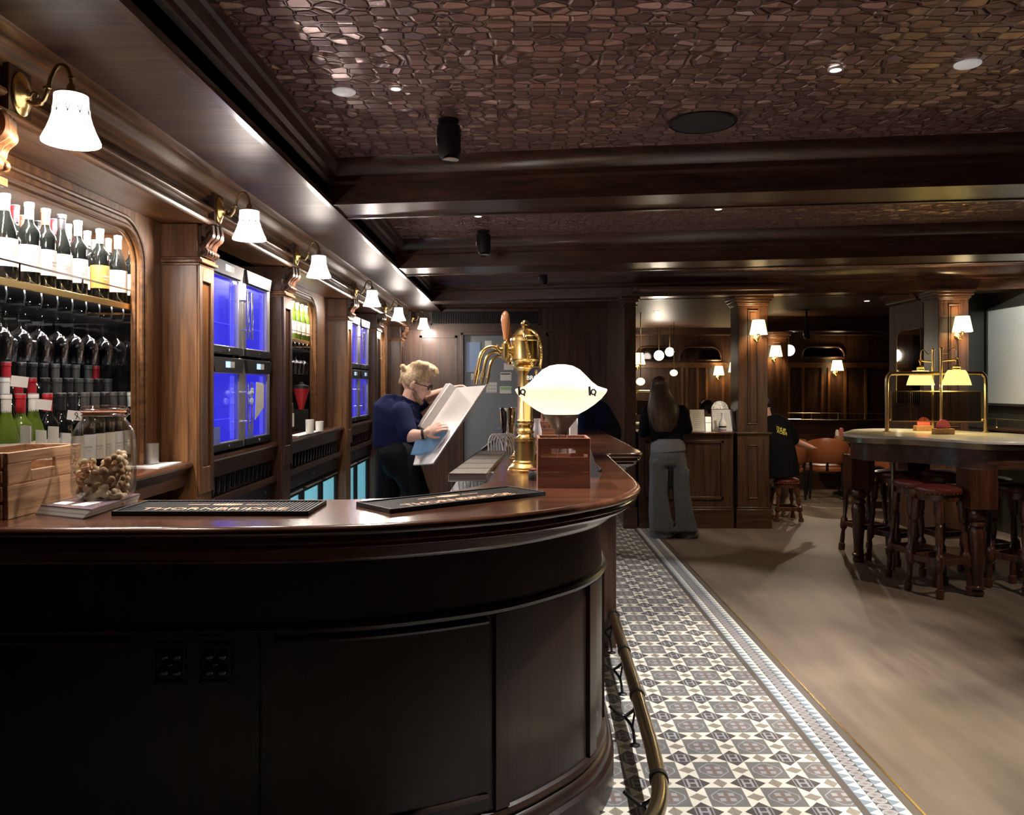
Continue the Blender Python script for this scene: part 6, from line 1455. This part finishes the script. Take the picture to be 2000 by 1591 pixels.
# ---------------- person bending behind the bar in navy
D = 7.35; t = thing('person','person in dark navy bending low behind the far end of the bar, beside the lamp','person',(PX(1172,D),D,0))
sh_, hp = P(1132,812,D), P(1176,832,D+.05)
b = MB(); hc = P(1112,812,D-.05); R = basis((-.75,-.2,-.6), (-.4,0,.8)); head(b, hc, R, .95); b.caps([sh_, hc], [.06,.056], 12)
b.caps([sh_, sh_.lerp(hp,.5)+Vector((0,0,.04)), hp], [.13,.13,.13], 14)
for s in (-1,1):
    h_ = hp+Vector((.03,s*.09,-.03)); k_ = Vector((h_.x-.03,h_.y,.53)); a_ = Vector((h_.x+.02,h_.y,.09)); b.caps([h_,k_,a_],[.085,.055,.04],12)
    s2_ = sh_+Vector((.02,s*.17,-.02)); e_ = s2_+Vector((-.02,-.02,-.25)); w_ = e_+Vector((-.13,-.03,-.16)); b.caps([s2_,e_,w_],[.05,.04,.03],12); hand(b, w_, (-.7,-.1,-.6), (-.5,0,.6), s, .6)
body_obj(t, b, .010)
j = MB(); j.caps([sh_, sh_.lerp(hp,.3)+Vector((0,0,.05)), sh_.lerp(hp,.7)+Vector((0,0,.05)), hp], [.145,.165,.165,.15], 16)
for s in (-1,1): s2_ = sh_+Vector((.02,s*.17,-.02)); e_ = s2_+Vector((-.02,-.02,-.25)); j.caps([s2_,e_,e_+Vector((-.10,-.02,-.12))],[.075,.062,.052],14)
body_obj(t, j, .014, 'jacket', 'navy')
tr_ = MB(); tr_.caps([hp+Vector((0,0,0)), hp+Vector((.03,0,-.06))], [.15,.15], 14)
for s in (-1,1): h_ = hp+Vector((.03,s*.09,-.05)); k_ = Vector((h_.x-.03,h_.y,.53)); a_ = Vector((h_.x+.02,h_.y,.09)); tr_.caps([h_,k_,a_],[.105,.075,.06],12); obj('shoe', MB().caps([Vector((a_.x+.02,a_.y,.045)), Vector((a_.x-.13,a_.y,.04))], [.045,.036], 10), M['black'], t, True)
body_obj(t, tr_, .014, 'trousers', 'blackcloth')
hh = MB(); hh.ball(hc + R @ Vector((0,-.018,.035)), (.082,.10,.095), 18, 12, R); obj('hair', hh, M['darkhair'], t, True); face_parts(t, hc, R, .95)

# ---------------- person behind the service counter, leaning on a hand
D = 9.42; t = thing('person','person with dark hair behind the service counter, seen between the two menus','person',(PX(1384,D),D,0))
hc = P(1381,803,D); R = basis((-.55,-.72,-.38)); b = MB(); head(b, hc, R, .95); b.caps([hc+Vector((.05,.06,-.14)), hc+Vector((.02,.03,-.05))], [.06,.055], 12)
c0_ = hc+Vector((.07,.09,-.22)); b.tube([c0_+Vector((0,0,.05)),c0_,c0_+Vector((0,.03,-.25)),c0_+Vector((0,.06,-.48))], [(.07,.09),(.10,.18),(.11,.16),(.12,.18)], 16)
w_ = hc+R @ Vector((-.07,.06,-.10)); e_ = Vector((w_.x-.05,w_.y-.02,.96+.08)); s2_ = c0_+Vector((-.17,-.02,0)); b.caps([s2_,e_,w_],[.05,.04,.028],12); hand(b, w_, (.1,.05,1), (.6,.5,0), 1, .4, .9)
s3_ = c0_+Vector((.18,0,0)); b.caps([s3_,s3_+Vector((.04,-.02,-.25)),s3_+Vector((-.05,-.16,-.30))],[.05,.04,.03],12); hand(b, s3_+Vector((-.05,-.16,-.30)), (-.6,-.6,0), (0,0,-1), -1, .4, .9)
for s in (-1,1): h_ = c0_+Vector((s*.09,.04,-.48)); k_ = h_+Vector((0,-.16,-.04)); b.caps([h_,k_,Vector((k_.x,k_.y+.05,.06)),Vector((k_.x,k_.y-.06,.04))],[.085,.06,.042,.035],12)
body_obj(t, b, .009)
j = MB(); j.tube([c0_+Vector((0,0,.07)),c0_+Vector((0,0,.02)),c0_+Vector((0,.03,-.25)),c0_+Vector((0,.06,-.50))], [(.08,.10),(.125,.20),(.13,.185),(.135,.20)], 18); j.caps([s3_,s3_+Vector((.04,-.02,-.25))],[.07,.055],12); j.caps([s2_,s2_.lerp(e_,.8)],[.07,.055],12); body_obj(t, j, .014, 'shirt', 'blackcloth')
hh = MB(); hh.ball(hc + R @ Vector((0,-.020,.030)), (.085,.102,.098), 18, 12, R)
for k in range(8): hh.tube(catmull([hc+R @ Vector((.02+.01*k,-.05,.08)), hc+R @ Vector((.075,-.04+.008*k,0)), hc+R @ Vector((.09,-.03+.006*k,-.15))],4), .014, 8)
obj('hair', hh, M['darkhair'], t, True); face_parts(t, hc, R, .95)
t2 = thing('stool','dark stool under the person behind the service counter','stool',(c0_.x,c0_.y+.06,0)); zs = c0_.z-.48-.135
obj('seat', MB().lathe([(.15,zs-.04),(.16,zs-.03),(.16,zs-.01),(0,zs)], (0,0,0), 24), M['leather_red'], t2)
for sx in (-1,1):
    for sy in (-1,1): obj('leg', MB().tube([(sx*.14,sy*.14,0),(sx*.09,sy*.09,zs-.04)], .016, 8), M['stoolwood'], t2)
# ================================================================== CEILING FIXTURES AND LIGHT
def ceil_pt(x, y, z): D = (z-H)*F/(VY-y); return Vector((PX(x,D),D,z))
for x,y,lb in ((672,178,'white round smoke detector on the embossed ceiling, left side'),(1890,124,'white round smoke detector on the embossed ceiling, right side')):
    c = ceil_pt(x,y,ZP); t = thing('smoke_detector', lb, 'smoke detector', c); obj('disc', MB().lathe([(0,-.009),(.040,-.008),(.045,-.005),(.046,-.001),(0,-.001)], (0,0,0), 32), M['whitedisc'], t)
c = ceil_pt(1372,238,ZP); t = thing('ceiling_speaker','large round black speaker grille flush in the embossed ceiling','speaker',c); obj('grille', MB().lathe([(0,-.008),(.135,-.008),(.14,-.004),(.14,-.001),(0,-.001)], (0,0,0), 48), simple('speaker_mesh',(.02,.02,.021),.7), t); obj('rim', MB().lathe([(.14,-.001),(.14,-.010),(.148,-.006),(.148,-.001)], (0,0,0), 48, cap=False), M['black'], t)
dl = None
DL = [(773,171,ZP,'on the left half of the nearest ceiling bay',.018),(1632,134,ZP,'brightest one, on the right half of the nearest ceiling bay',.020),(934,421,ZP,'at the left in the second ceiling bay',.022),(1403,407,ZP,'at the right in the second ceiling bay',.022),
      (1283,607,2.47,'above the service counter',.035),(1251,645,2.47,'beside the dark pillar, beyond the counter',.05),(1600,638,2.47,'beyond the square column, far room',.05),(1693,587,2.47,'near the mirrored side wall',.03)]
for (x,y,z,lb,r) in DL:
    c = ceil_pt(x,y,z)
    t = thing('downlight','small recessed ceiling downlight '+lb,'downlight',c)
    obj('trim_ring', MB().lathe([(r+.008,-.001),(r+.008,-.005),(r,-.007),(r,-.001)], (0,0,0), 24, cap=False), M['white'], t)
    obj('lens', MB().lathe([(0,-.004),(r,-.004),(r,-.001),(0,-.001)], (0,0,0), 24), M['spotlens'], t)
for (x,y0,y1,D,lb) in ((876,246,312,3.55,'largest black spotlight hanging from the nearest ceiling bay'),(944,458,497,6.1,'black spotlight hanging from the second ceiling bay'),(1061,533,556,8.55,'smallest black spotlight, third ceiling bay'),(1575,645,662,10.5,'black spotlight in the far room beyond the square column')):
    top = ZP if D < 9 else 2.47; c = Vector((PX(x,D),D,top)); h0, h1 = PZ(y0,D), PZ(y1,D); r = (h0-h1)*.36
    t = thing('spotlight', lb, 'spotlight', c)
    obj('stem', MB().tube([(0,0,-.001),(0,0,h0-top-.005)], .012, 10).lathe([(.045,-.001),(.045,-.012),(.012,-.014)], (0,0,0), 20), M['black'], t)
    hm = MB().tube([(0,.01,h0-top),(0,.008,h0-top-.02),(.004,0,h1-top+.03),(.01,-.012,h1-top)], [r*.95,r,r*.95,r*.66], 20)
    obj('housing', hm, M['black'], t); obj('bezel', MB().lathe([(r*.62,0),(r*.66,-.004),(0,-.005)], (.011,-.014,h1-top-.001), 18), M['steel'], t); obj('sticker', MB().box(-r-.001,-r*.92,-.02,.012,h1-top+(h0-h1)*.45,h1-top+(h0-h1)*.62), M['white'], t)
def spot(x, y, z, e, ang, col=(1,.93,.84), tx=None, ty=None, blend=.35, r=.02, tz=0):
    d = Vector(((tx if tx is not None else x)-x, (ty if ty is not None else y)-y, tz-z)); q = d.to_track_quat('-Z','Y').to_euler()
    return light('ceiling_spot','SPOT',(x,y,z-.012),e,col,r,rot=q,spot=ang,blend=blend)
c = ceil_pt(1632,134,ZP); spot(c.x,c.y,ZP,400,74,(1,.965,.92),tx=.95,ty=3.3)
c = ceil_pt(773,171,ZP); spot(c.x,c.y,ZP,210,84,tx=-.45,ty=2.95)
c = ceil_pt(934,421,ZP); spot(c.x,c.y,ZP,170,70,tx=-.35,ty=5.7)
c = ceil_pt(1403,407,ZP); spot(c.x,c.y,ZP,240,74,(1,.965,.92),tx=.95,ty=5.3)
spot(1.95,3.2,ZP,190,56,(1,.88,.76),tx=2.2,ty=3.3)
spot(2.3,4.75,ZP,150,44,(1,.86,.72),tx=2.0,ty=5.0)  # added spot without a fitting, kept out of sight beyond the beam
spot(3.7,4.6,ZP,110,50,(1,.86,.72),tx=3.5,ty=5.9)  # added spot, no fitting; lights the near side of the marble table
spot(1.25,7.1,ZP,45,34,(1,.9,.8),tx=1.4,ty=7.85)  # added to brighten the woman at the counter, no fitting
spot(2.9,7.0,ZP,120,70,(1,.85,.7),tx=3.3,ty=8.9)  # added spot with no fitting, aimed toward the low stool
spot(4.3,6.9,ZP,120,76,(1,.97,.9),tx=4.95,ty=7.7,tz=1.75)  # unfitted spot, added to brighten the pale screen
c = ceil_pt(1283,607,2.47); spot(c.x,c.y,2.47,150,100,(1,.8,.5),tx=2.0,ty=11.5)
c = ceil_pt(1600,638,2.47); spot(c.x,c.y,2.47,90,80,(1,.8,.6),tx=4.2,ty=10.8)
c = ceil_pt(1693,587,2.47); spot(c.x,c.y,2.47,90,80,(1,.8,.6),tx=4.0,ty=10.3)
